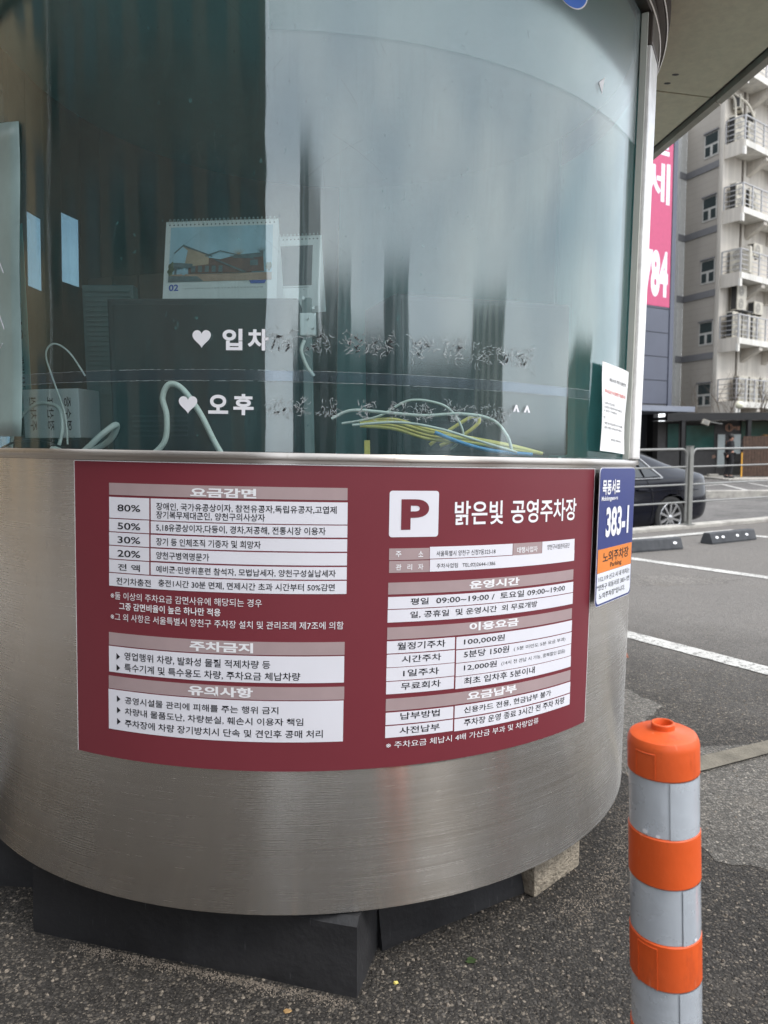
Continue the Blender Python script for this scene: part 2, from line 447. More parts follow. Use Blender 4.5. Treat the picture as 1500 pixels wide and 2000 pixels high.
def scuffed(name, col, dark, rough, pale, bmp=0.05, sc=1.0, dust=0.35):
    m, n, b, o = new_mat(name); v = coords(n)
    base = ramp(n, tex(n, 'Noise', v, Scale=9.0 * sc, Detail=6.0), [(0.3, tuple(c * 0.84 for c in col)), (0.7, col)])
    g1 = ramp(n, tex(n, 'Noise', coords(n, (22 * sc, 22 * sc, 7 * sc)), Scale=1.0, Detail=7.0, Roughness=0.7), [(0.57, 0.0), (0.72, 0.75)])
    c = mixc(n, g1, base, dark)
    g2 = ramp(n, tex(n, 'Noise', coords(n, (150 * sc, 60 * sc, 14 * sc)), Scale=1.0, Detail=3.0), [(0.68, 0.0), (0.76, 0.6)])
    c = mixc(n, g2, c, pale)
    g3 = ramp(n, tex(n, 'Noise', v, Scale=5.0 * sc, Detail=8.0, Roughness=0.7), [(0.48, 0.0), (0.75, dust)])
    c = mixc(n, g3, c, tuple(0.5 * (x + y) for x, y in zip(col, pale)))
    n.links.new(c, b.inputs['Base Color'])
    n.links.new(ramp(n, tex(n, 'Noise', v, Scale=14.0 * sc, Detail=5.0), [(0.3, rough - 0.1), (0.7, rough + 0.15)]), b.inputs['Roughness'])
    bump(n, b, tex(n, 'Noise', v, Scale=80.0, Detail=5.0), bmp, 0.01)
    return m
M['orange'] = scuffed('orange_urethane', (0.76, 0.105, 0.016), (0.34, 0.045, 0.012), 0.42, (0.78, 0.30, 0.17), 0.05, 1.0, 0.16)
M['rubber'] = scuffed('black_rubber', (0.020, 0.020, 0.022), (0.010, 0.010, 0.011), 0.55, (0.13, 0.13, 0.135), 0.14, 0.8, 0.30)
M['rubber_dusty'] = scuffed('dusty_rubber', (0.045, 0.049, 0.056), (0.025, 0.027, 0.03), 0.7, (0.16, 0.16, 0.165), 0.15, 0.8, 0.4)
M['concrete'] = plain('rough_concrete', (0.36, 0.31, 0.24), 0.95, var=0.2, scale=40, bmp=1.0, bscale=130)
def reflective():
    m, n, b, o = new_mat('reflective_sheet')
    v = coords(n)
    f = tex(n, 'Noise', coords(n, (18, 18, 5)), Scale=1.0, Detail=6.0, Roughness=0.6)
    n.links.new(ramp(n, f, [(0.3, (0.52, 0.57, 0.63)), (0.7, (0.64, 0.69, 0.75))]), b.inputs['Base Color'])
    n.links.new(ramp(n, tex(n, 'Noise', v, Scale=40.0, Detail=4.0), [(0.3, 0.22), (0.7, 0.40)]), b.inputs['Roughness'])
    b.inputs['Metallic'].default_value = 0.30
    b.inputs['Coat Weight'].default_value = 0.8
    b.inputs['Coat Roughness'].default_value = 0.12
    bump(n, b, tex(n, 'Noise', coords(n, (30, 30, 60)), Scale=1.0, Detail=3.0), 0.25, 0.002)
    return m
M['reflective'] = reflective()
M['interior_dark'] = plain('interior_brown', (0.21, 0.15, 0.115), 0.7, var=0.1)
M['vent_grey'] = plain('vent_grey', (0.20, 0.25, 0.25), 0.6, var=0.08)
M['interior_pale'] = plain('interior_pale', (0.26, 0.58, 0.58), 0.7, var=0.05)
def diffuser_mat():
    m, n, b, out = new_mat('diffuser_sheet'); n.nodes.remove(b)
    d = nd(n, 'BsdfDiffuse'); d.inputs['Color'].default_value = (0.36, 0.68, 0.67, 1); t = nd(n, 'BsdfTranslucent'); t.inputs['Color'].default_value = (0.36, 0.60, 0.60, 1)
    mm = nd(n, 'MixShader'); n.links.new(ramp(n, tex(n, 'Noise', coords(n, (1.5, 1.5, 0.5)), Scale=2.0, Detail=3.0), [(0.3, 0.35), (0.7, 0.50)]), mm.inputs[0]); n.links.new(d.outputs[0], mm.inputs[1]); n.links.new(t.outputs[0], mm.inputs[2]); n.links.new(mm.outputs[0], out.inputs['Surface']); return m
M['diffuser'] = diffuser_mat()
M['pale_film'] = plain('pale_film', (0.34, 0.47, 0.455), 0.35, var=0.12, scale=5)
M['counter'] = plain('counter_top', (0.12, 0.12, 0.12), 0.5)
M['cabinet'] = plain('dark_cabinet', (0.028, 0.030, 0.034), 0.45, var=0.1)
M['black'] = plain('black_plastic', (0.015, 0.015, 0.017), 0.4)
M['cable_white'] = plain('white_cable', (0.68, 0.70, 0.66), 0.5, var=0.05)
M['cable_yellow'] = plain('yellow_cable', (0.72, 0.60, 0.16), 0.5, var=0.05)
M['cable_blue'] = plain('blue_cable', (0.07, 0.30, 0.62), 0.5, var=0.05)
M['chrome'] = plain('chrome', (0.5, 0.5, 0.5), 0.3, 1.0, var=0.02)
M['blue_sticker'] = plain('blue_sticker', (0.02, 0.13, 0.55), 0.3, var=0.02)
M['photo_sky'] = plain('print_sky', (0.50, 0.70, 0.82), 0.4, var=0.12, scale=8)
M['photo_brick'] = plain('print_brick', (0.22, 0.10, 0.075), 0.5, var=0.15, scale=90)
M['photo_tan'] = plain('print_tan', (0.55, 0.40, 0.28), 0.5, var=0.1, scale=60)
M['photo_grey'] = plain('print_grey', (0.16, 0.19, 0.20), 0.5, var=0.15, scale=80)
M['photo_green'] = plain('print_green', (0.14, 0.17, 0.09), 0.5, var=0.3, scale=120)
M['photo_pave'] = plain('print_pave', (0.52, 0.34, 0.25), 0.5, var=0.12, scale=50)
M['print_blue'] = plain('print_blue', (0.09, 0.14, 0.50), 0.5, var=0.0)
# far things
def cladding(name, col, rowh=0.30, seam=0.8, rough=0.7):
    m, n, b, o = new_mat(name)
    v = coords(n, (1, 1, 1 / rowh))
    sep = nd(n, 'SeparateXYZ'); n.links.new(v, sep.inputs[0])
    fr = nd(n, 'Math', operation='FRACT'); n.links.new(sep.outputs[2], fr.inputs[0])
    line = ramp(n, fr.outputs[0], [(0.0, seam), (0.09, 1.0)])
    f = tex(n, 'Noise', coords(n, (0.6, 0.6, 0.25)), Scale=1.0, Detail=6.0, Roughness=0.65)
    base = ramp(n, f, [(0.3, tuple(c * 0.88 for c in col)), (0.7, tuple(min(1, c * 1.06) for c in col))])
    n.links.new(mixc(n, 1.0, base, line, 'MULTIPLY'), b.inputs['Base Color'])
    b.inputs['Roughness'].default_value = rough
    return m
M['clad_grey'] = cladding('grey_cladding', (0.365, 0.335, 0.295))
def streaked(name, col):
    m, n, b, o = new_mat(name)
    st = ramp(n, tex(n, 'Noise', coords(n, (2.4, 2.4, 0.16)), Scale=1.0, Detail=7.0, Roughness=0.65), [(0.40, 0.80), (0.60, 1.02)])
    bl = ramp(n, tex(n, 'Noise', coords(n), Scale=0.5, Detail=6.0), [(0.3, 0.90), (0.7, 1.03)])
    n.links.new(mixc(n, 1.0, mixc(n, 1.0, col, st, 'MULTIPLY'), bl, 'MULTIPLY'), b.inputs['Base Color']); b.inputs['Roughness'].default_value = 0.85
    return m
M['clad_white'] = streaked('white_render', (0.60, 0.56, 0.50))
M['shop_facade'] = plain('shop_facade', (0.20, 0.21, 0.22), 0.8, var=0.15, scale=0.4)
M['band'] = plain('grey_band', (0.165, 0.165, 0.172), 0.7, var=0.05)
M['strip_pale'] = plain('pale_pilaster', (0.50, 0.50, 0.48), 0.7, var=0.05)
M['fascia_white'] = streaked('balcony_white', (0.71, 0.695, 0.65))
M['rail'] = plain('rail_white', (0.40, 0.40, 0.41), 0.5, var=0.05)
M['win_dark'] = plain('dark_pane', (0.022, 0.035, 0.036), 0.12, var=0.1, spec=0.6)
M['win_frame'] = plain('window_frame', (0.50, 0.49, 0.46), 0.6, var=0.05)
M['ac'] = plain('outdoor_unit_cream', (0.50, 0.47, 0.40), 0.6, var=0.1, scale=3)
M['ac_grille'] = plain('fan_grille', (0.24, 0.23, 0.21), 0.6, var=0.1)
M['ac_coil'] = plain('condenser_coil', (0.035, 0.035, 0.035), 0.7)
M['blue_clad'] = plain('blue_grey_panel', (0.085, 0.095, 0.13), 0.5, var=0.05, scale=0.8)
M['pink'] = plain('pink_banner', (0.52, 0.075, 0.175), 0.55, var=0.03)
M['banner_white'] = plain('banner_white', (0.80, 0.77, 0.85), 0.55, var=0.0)
M['canopy'] = plain('canopy_blue_grey', (0.20, 0.22, 0.27), 0.6, var=0.05)
M['entry'] = plain('dark_entry', (0.012, 0.014, 0.018), 0.5)
M['cafe_wall'] = plain('cafe_dark_wall', (0.075, 0.072, 0.072), 0.6, var=0.08)
M['teal_win'] = plain('teal_pane', (0.045, 0.12, 0.105), 0.1, var=0.3, scale=0.7, spec=0.6)
M['beam'] = plain('black_beam', (0.012, 0.012, 0.013), 0.5)
M['peach'] = plain('peach_letters', (0.62, 0.36, 0.25), 0.6, var=0.0)
M['wood'] = plain('brown_wood', (0.072, 0.040, 0.026), 0.75, var=0.25, scale=9)
M['yellow'] = plain('yellow_post', (0.75, 0.38, 0.05), 0.5, var=0.05)
M['lamp'] = plain('lamp_globe', (0.80, 0.78, 0.60), 0.3, var=0.02)
M['bark'] = plain('bark', (0.14, 0.11, 0.085), 0.9, var=0.2)
M['fence'] = plain('fence_grey', (0.24, 0.24, 0.225), 0.45, 0.2, var=0.08, scale=8)
M['fence_rail'] = plain('fence_rail_grey', (0.27, 0.27, 0.26), 0.4, 0.2, var=0.08, scale=8)
M['car'] = plain('black_car_paint', (0.005, 0.006, 0.012), 0.14, var=0.1, spec=0.25, coat=0.15)
M['car_glass'] = plain('car_glass', (0.030, 0.034, 0.036), 0.06, var=0.1, spec=0.8)
M['tyre'] = plain('tyre', (0.016, 0.016, 0.016), 0.8, bmp=0.2)
M['rim'] = plain('alloy', (0.62, 0.62, 0.63), 0.3, 0.9, var=0.05)
M['rim_dark'] = plain('alloy_dark', (0.05, 0.05, 0.055), 0.4, 0.5, var=0.05)
M['red_lens'] = plain('smoked_lens', (0.03, 0.004, 0.004), 0.15)
M['skin'] = plain('skin', (0.45, 0.24, 0.17), 0.6, var=0.04)
M['cloth_black'] = plain('black_cloth', (0.014, 0.014, 0.017), 0.85, var=0.15)
M['hair'] = plain('hair', (0.012, 0.010, 0.009), 0.6)
M['white_panel'] = plain('white_panel', (0.6, 0.66, 0.66), 0.4, var=0.04)
M['brown_facade'] = plain('brown_facade', (0.12, 0.09, 0.07), 0.6, var=0.15, scale=0.6)
M['tan_facade'] = plain('tan_facade', (0.27, 0.20, 0.12), 0.8, var=0.12, scale=0.5)
M['grey_facade'] = plain('grey_facade', (0.52, 0.52, 0.52), 0.8, var=0.12, scale=0.3)
M['leaf_dry'] = plain('dry_leaf', (0.36, 0.22, 0.09), 0.8, var=0.3, scale=60)
M['pebble'] = plain('pebble', (0.25, 0.21, 0.17), 0.85, var=0.35, scale=25)
M['brick_chip'] = plain('brick_chip', (0.42, 0.17, 0.11), 0.85, var=0.2, scale=40)
M['moss'] = plain('moss', (0.03, 0.055, 0.012), 0.9, var=0.3, scale=90)
# ------------------------------------------------------------------ setting: ground, kerbs, street
FU = Vector((0.893, 0.45, 0)).normalized()          # along the fence
FV = Vector((-0.45, 0.893, 0)).normalized()         # away from the lot, towards the street
FP = Vector((3.978, 9.028, 0))
FANG = atan2(FU.y, FU.x)
FM = Matrix.Translation(FP) @ Matrix.Rotation(FANG, 4, 'Z')
def fp(s_, v_, z=0.0): return FP + FU * s_ + FV * v_ + Vector((0, 0, z))

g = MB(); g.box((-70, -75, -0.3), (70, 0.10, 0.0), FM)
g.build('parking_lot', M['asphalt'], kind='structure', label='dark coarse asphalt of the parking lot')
g = MB(); g.add([(-400, -400, -0.45), (400, -400, -0.45), (400, 400, -0.45), (-400, 400, -0.45)], [(0, 1, 2, 3)])
g.build('street', M['road'], kind='structure', label='grey asphalt street beyond the fence', fixn=False)
g = MB(); g.box((-70, 0.10, -0.7), (70, 0.30, 0.045), FM)
g.build('kerb', M['kerb'], kind='structure', bevel=0.015)
g = MB(); g.box((-3, 19.9, -0.6), (70, 20.15, -0.25)); g.build('far_kerb', M['kerb'], kind='structure', bevel=0.02)
g = MB(); g.box((-3, 20.152, -0.6), (70, 120, -0.350)); g.build('far_lot', M['road'], kind='structure')
g = MB(); g.box((13.0, 27.0, -0.346), (60, 30.4, -0.30)); g.build('far_pavement', M['kerb'], kind='structure')
def stripe(name, p, q, wd, z, parent=None, **kw):
    p = Vector((*p, z)); q = Vector((*q, z)); d = (q - p).normalized(); s_ = Vector((-d.y, d.x, 0)) * wd / 2
    n = max(2, int((q - p).length / 0.05)); vs_ = []; fs = []
    rnd = random.Random(int(p.x * 100))
    for i in range(n + 1):
        c = p.lerp(q, i / n); j = 0.004
        vs_ += [c + s_ * (1 + rnd.uniform(-1, 1) * j / wd * 2), c - s_ * (1 + rnd.uniform(-1, 1) * j / wd * 2)]
        if i: fs.append((2 * i - 2, 2 * i - 1, 2 * i + 1, 2 * i))
    b = MB(); b.add(vs_, fs); return b.build(name, M['paint'], parent, kind='structure', fixn=False, **kw)
stripe('bay_line', (0.55, 5.37), (2.75, 1.93), 0.125, 0.004)
stripe('bay_line', (1.55, 7.88), (4.6, 3.66), 0.125, 0.004)
stripe('bay_line', (4.05, 8.75), (6.9, 4.6), 0.125, 0.004)
stripe('bay_line', fp(-9, -0.32)[:2], fp(0.3, -0.32)[:2], 0.14, 0.008)
stripe('bay_line', (10.4, 23.75), (11.75, 24.75), 0.16, -0.346)
stripe('bay_line', (11.66, 24.75), (10.6, 19.95 + 0.3), 0.16, -0.342)
stripe('bay_line', (12.9, 25.3), (12.3, 22.4), 0.13, -0.346)
# worn cement skins and a filled trench
def blob(name, pts, z, mat, jag=0.02, sub=10, seed=1, **kw):
    rnd = random.Random(seed); out = []
    n = len(pts)
    for i in range(n):
        p, q = Vector(pts[i]), Vector(pts[(i + 1) % n])
        for k in range(sub):
            c = p.lerp(q, k / sub); out.append((c.x + rnd.gauss(0, jag), c.y + rnd.gauss(0, jag), z))
    from mathutils.geometry import tessellate_polygon
    b = MB(); b.add(out, [t if (Vector(out[t[1]]) - Vector(out[t[0]])).cross(Vector(out[t[2]]) - Vector(out[t[0]])).z > 0 else t[::-1] for t in tessellate_polygon([[Vector(v) for v in out]])])
    return b.build(name, mat, kind='structure', fixn=False, **kw)
blob('cement_patch', [(0.75, 3.2), (1.07, 3.16), (1.16, 2.92), (1.00, 2.72), (1.12, 2.5), (1.36, 2.53), (2.2, 2.9), (2.6, 2.35), (1.7, 1.9), (1.25, 2.0), (1.08, 1.72), (0.86, 1.80), (0.80, 2.3)], 0.0012, M['concrete_patch'], 0.006, 16, 3)
blob('cement_patch', [(1.30, 5.55), (1.9, 5.45), (2.6, 5.5), (2.9, 5.7), (2.3, 5.95), (1.2, 6.1)], 0.0012, M['worn'], 0.02, 14, 5)
g = MB(); q = [(0.9, 2.25), (1.07, 2.31), (1.36, 2.44), (3.6, 3.42), (3.6, 3.55), (1.37, 2.53), (1.06, 2.40), (0.9, 2.34)]
g.add([(x, y, 0.008) for x, y in q], [(0, 1, 6, 7), (1, 2, 5, 6), (2, 3, 4, 5)])
g.build('trench', M['cement'], kind='structure', fixn=False)

# loose grit on the asphalt
rnd = random.Random(11); g = MB()
def stone(b, x, y, r, z=0.0):
    vs_ = []
    a0 = rnd.random() * 6
    n = 5
    for k in range(n): vs_.append((x + r * rnd.uniform(0.7, 1.1) * cos(a0 + 2 * pi * k / n), y + r * rnd.uniform(0.6, 1.0) * sin(a0 + 2 * pi * k / n), z))
    for k in range(n): vs_.append((x + 0.6 * r * rnd.uniform(0.6, 1.2) * cos(a0 + 2 * pi * k / n), y + 0.6 * r * rnd.uniform(0.6, 1.2) * sin(a0 + 2 * pi * k / n), z + r * rnd.uniform(0.5, 0.9)))
    b.add(vs_, [(k, (k + 1) % n, (k + 1) % n + n, k + n) for k in range(n)] + [tuple(range(n, 2 * n))])
for i in range(4200):
    x = rnd.uniform(-1.3, 1.9); y = rnd.uniform(1.05, 3.4)
    stone(g, x, y, abs(rnd.gauss(0.0022, 0.0011)) + 0.0008)
for i in range(1600):      # drift of sand along the blocks
    t = rnd.random(); x = -0.70 + t * 0.62 + rnd.gauss(0, 0.01); y = 1.505 - t * 0.175 - abs(rnd.gauss(0, 0.012)) + 0.0
    stone(g, x, y, rnd.uniform(0.0008, 0.002))
for i in range(1500):
    a = rad(rnd.uniform(38, 75)); r = 1.0 + rnd.gauss(0, 0.03)
    stone(g, -0.217 + r * sin(a), 2.349 - r * cos(a), rnd.uniform(0.0008, 0.0022))
g.build('grit', M['pebble'], kind='stuff', label='loose pale grit scattered over the dark asphalt', fixn=False)
def litter(name, x, y, r, mat, label, cat, flat=0.3, seed=1):
    rr = random.Random(seed); vs_ = []; n = 7
    for k in range(n):
        a = 2 * pi * k / n; q = r * rr.uniform(0.6, 1.1)
        vs_.append((x + q * cos(a), y + q * 0.6 * sin(a), 0.001)); 
    for k in range(n):
        vx, vy, _ = vs_[k]; vs_.append((x + (vx - x) * 0.8, y + (vy - y) * 0.8, r * flat * rr.uniform(0.5, 1.2)))
    b = MB(); b.add(vs_, [tuple(reversed(range(n))), tuple(range(n, 2 * n))] + [(k, (k + 1) % n, (k + 1) % n + n, k + n) for k in range(n)])
    return b.build(name, mat, label=label, cat=cat)
litter('brick_chip', 1.225, 3.62, 0.04, M['brick_chip'], 'reddish brick chip on the asphalt just right of the steel booth', 'brick chip', 0.5, 4)
litter('pebble', 0.015, 1.375, 0.006, M['cable_yellow'], 'yellowish pebble near the right end of the long black rubber block', 'pebble', 0.7, 5)
litter('dry_leaf', -0.20, 1.305, 0.011, M['leaf_dry'], 'small pale dry leaf on the asphalt below the long rubber block', 'leaf', 0.25, 6)
blob('moss', [(0.165, 1.43), (0.185, 1.425), (0.19, 1.44), (0.17, 1.445)], 0.003, M['moss'], 0.003, 5, 7)

# ------------------------------------------------------------------ guard fence at the lot edge
def make_fence():
    root = empty('guard_fence', FM.copy(), 'grey steel pipe guard fence with rounded panels along the kerb behind the parking bays', 'fence')
    for s_ in (-5.62, -3.75, -1.875, 0, 1.875, 3.75):
        b = MB(); b.box((s_ - 0.030, 0.12, 0.03), (s_ + 0.030, 0.19, 1.045)); b.box((s_ - 0.036, 0.114, 1.045), (s_ + 0.036, 0.196, 1.053))
        p = b.build('post', M['fence'], root, bevel=0.006)
        b = MB(); b.box((s_ - 0.075, 0.102, 0.046), (s_ + 0.075, 0.21, 0.054)); b.build('base_plate', M['fence'], p)
        for dx in (-0.055, 0.055): MB().lathe([(0, 0.054), (0.011, 0.054), (0.011, 0.066), (0, 0.066)], 6, M=Matrix.Translation((s_ + dx, 0.15, 0))).build('bolt', M['chrome'], p)
    for s_ in (-7.5, -5.62, -3.75, -1.875, 0, 1.875):
        x0, x1 = s_ + 0.052, s_ + 1.875 - 0.052; zt = 1.015; r = 0.085; b = MB()
        pts = [(x0, 0.155, 0.10)]
        pts += [(x0 + r - r * cos(t), 0.155, zt - r + r * sin(t)) for t in [k * pi / 12 for k in range(7)]]
        pts += [(x1 - r + r * sin(t), 0.155, zt - r + r * cos(t)) for t in [k * pi / 12 for k in range(7)]]
        pts += [(x1, 0.155, 0.10)]
        fr = MB().tube(pts, 0.0140, 8).build('panel_frame', M['fence_rail'], root, smooth=True)
        for z in (0.34, 0.565, 0.79):
            MB().tube([(x0, 0.155, z), (x1, 0.155, z)], 0.0105, 8).build('rail', M['fence_rail'], fr, smooth=True)
make_fence()

# ------------------------------------------------------------------ wheel stops in the bays
def stop_mesh(L=0.75, W=0.15, H=0.12, top=0.085):
    prof = [(-W / 2, 0), (W / 2, 0), (W / 2, 0.02), (top / 2, H - 0.008), (top / 2 - 0.01, H), (-top / 2 + 0.01, H), (-top / 2, H - 0.008), (-W / 2, 0.02)]
    return MB().prism([(x, z) for x, z in prof], -L / 2, L / 2)
def wheel_stop(x, y, rz, label, spots):
    root = empty('wheel_stop', T(x, y, 0.0, rz), label, 'wheel stop', 'rubber wheel stops at the ends of the parking bays')
    stop_mesh().xf(Matrix.Rotation(pi / 2, 4, 'Z')).build('rubber_block', M['rubber_dusty'], root, bevel=0.006)
    for sx in spots:
        b = MB(); b.lathe([(0, 0.0015), (0.012, 0.0015), (0.015, 0.0)], 12, M=Matrix.Translation((sx, -0.060, 0.070)) @ Matrix.Rotation(-rad(62), 4, 'X').inverted() @ Matrix.Scale(1.7, 4, (1, 0, 0)))
        b.build('marker', M['white_ink'], root, fixn=False)
    return root
wheel_stop(2.715, 7.29, rad(20), 'dusty grey rubber wheel stop behind the steel booth, partly hidden by it', (0.28,))
wheel_stop(3.83, 7.90, rad(28), 'grey rubber wheel stop with white marker spots in front of the fence post', (-0.28, -0.18, 0.06, 0.22))
wheel_stop(5.08, 8.78, rad(28), 'rubber wheel stop cut off by the right edge of the photo', (0.28,))
# ------------------------------------------------------------------ the booth
BC = Vector((-0.217, 2.349, 1.1)); BR = 0.9825
BROT = Matrix.Rotation(0.0285, 4, 'Y') @ Matrix.Rotation(-0.0167, 4, 'X')
BM = Matrix.Translation(BC) @ BROT @ Matrix.Translation((0, 0, -1.1))
def cp(a, z, r=BR):
    a = rad(a); return Vector((r * sin(a), -r * cos(a), z))
def anchor(a, z, r=BR):
    """frame on the booth wall: x along the wall, y inwards, z up"""
    return BM @ Matrix.Translation(cp(a, z, r)) @ Matrix.Rotation(rad(a), 4, 'Z')
def patch(a0, a1, z0, z1, r0, r1, mat, name, parent, loc=None, step=1.2, cut=None, **kw):
    n = max(1, int(abs(a1 - a0) / step)); b = MB()
    prof = [(r0, z0), (r1, z0), (r1, z1), (r0, z1)]
    b.lathe(prof, n, rad(a0), rad(a1), close=True)
    if loc is not None: b.xf(loc)
    return b.build(name, mat, parent, smooth=True, ang=30, **kw)
def ctext(s, a0, a1, zc, h, r, mat, name, parent, loc=None, bold=0.012, **kw):
    L = rad(a1 - a0) * r
    V, F = text_fit(s, L, h, bold); am = rad((a0 + a1) / 2)
    vs_ = [Vector((r * sin(am + x / r), -r * cos(am + x / r), zc + y)) for x, y in V]
    if loc is not None: vs_ = [loc @ v for v in vs_]
    b = MB(); b.add(vs_, F); return b.build(name, mat, parent, fixn=False, **kw)

booth = empty('attendant_booth', BM, 'round stainless steel and glass parking attendant booth propped on rubber blocks', 'booth')
b = MB(); b.lathe([(BR - 0.012, 0.150), (BR - 0.002, 0.150), (BR, 0.153), (BR, 1.0515), (BR - 0.012, 1.0515)], 192, close=True)
b.build('steel_skirt', M['steel'], booth, smooth=True, ang=50)
b = MB(); b.lathe([(0, 0.165), (BR - 0.013, 0.165), (BR - 0.013, 0.195), (0, 0.195)], 64); b.build('booth_floor', M['dark_steel'], booth)
# sill: lower fillet and rounded upper lip
b = MB(); b.lathe([(0.90, 1.052), (BR + 0.002, 1.052), (BR + 0.003, 1.058), (BR + 0.0095, 1.0595), (BR + 0.011, 1.062), (BR + 0.011, 1.068), (BR + 0.008, 1.0725), (0.90, 1.0725)], 192, close=True)
b.build('window_sill', M['steel_trim'], booth, smooth=True, ang=35)
# posts between the panes
GR = 0.972
for a in (61.8, 118, 180, 242, 298):
    b = MB(); b.box((-0.052, -0.020, 1.0735), (0.052, 0.008, 2.087)); b.xf(Matrix.Rotation(rad(a), 4, 'Z') @ Matrix.Translation((0, -0.978, 0)) )
    p = b.build('post', M['post_steel'], booth, bevel=0.006, seg=3)
    b = MB(); b.box((-0.0600, -0.010, 1.0735), (-0.0535, 0.006, 2.16)); b.xf(Matrix.Rotation(rad(a), 4, 'Z') @ Matrix.Translation((0, -0.978, 0)))
    b.build('glazing_bead', M['bead'], p, bevel=0.001)
    b = MB(); b.box((-0.053, -0.021, 2.0875), (0.053, 0.009, 2.163)); b.xf(Matrix.Rotation(rad(a), 4, 'Z') @ Matrix.Translation((0, -0.978, 0))); b.build('post_cap', M['dark_steel'], p, bevel=0.003)
# glass panes
for a0, a1 in ((-57.5, 58.2), (65.8, 114), (246, 298 - 4)):
    patch(a0, a1, 1.0735, 2.160, GR - 0.004, GR, M['dark_glass' if a0 > 200 else 'glass'], 'window_pane', booth)
patch(-0.4, 57.9, 1.845, 2.158, GR + 0.0004, GR + 0.0007, M['film'], 'window_film', booth)
# long scratches in the acrylic
sb_ = MB(); rr = random.Random(77)
for k in range(46):
    a, z = rr.uniform(-38, 14), rr.uniform(1.40, 1.95); an = rr.choice((rr.uniform(0.6, 1.4), rr.uniform(1.7, 2.5))); cur = rr.uniform(-0.05, 0.05); L = rr.uniform(0.004, 0.010)
    for s_ in range(rr.randint(5, 14)):
        an += cur; a2 = a + math.degrees(L * cos(an) / GR); z2 = z + L * sin(an); wd = 0.00016
        px, pz = math.degrees(-sin(an) * wd / GR), cos(an) * wd
        sb_.add([cp(a - px, z - pz, GR + 0.0003), cp(a2 - px, z2 - pz, GR + 0.0003), cp(a2 + px, z2 + pz, GR + 0.0003), cp(a + px, z + pz, GR + 0.0003)], [(0, 1, 2, 3)]); a, z = a2, z2
tag(sb_.build('scratches', M['scratch'], booth, fixn=False), kind='stuff')
# top rings under the roof
b = MB(); b.lathe([(0.955, 2.165), (0.994, 2.164), (0.998, 2.168), (0.998, 2.198), (0.955, 2.198)], 160, close=True); tr_ = b.build('top_ring', M['dark_steel'], booth, smooth=True, ang=35)
b = MB(); b.lathe([(0.955, 2.200), (1.010, 2.208), (1.014, 2.212), (1.014, 2.250), (1.022, 2.252), (1.022, 2.334), (0.955, 2.334)], 160, close=True); b.build('outer_ring', M['dark_steel'], booth, smooth=True, ang=35)
b = MB(); b.lathe([(0.9985, 2.166), (1.0010, 2.168), (0.9985, 2.171)], 160); b.lathe([(1.0145, 2.2085), (1.0170, 2.2105), (1.0145, 2.213)], 160); b.build('ring_lip', M['steel_trim'], tr_)
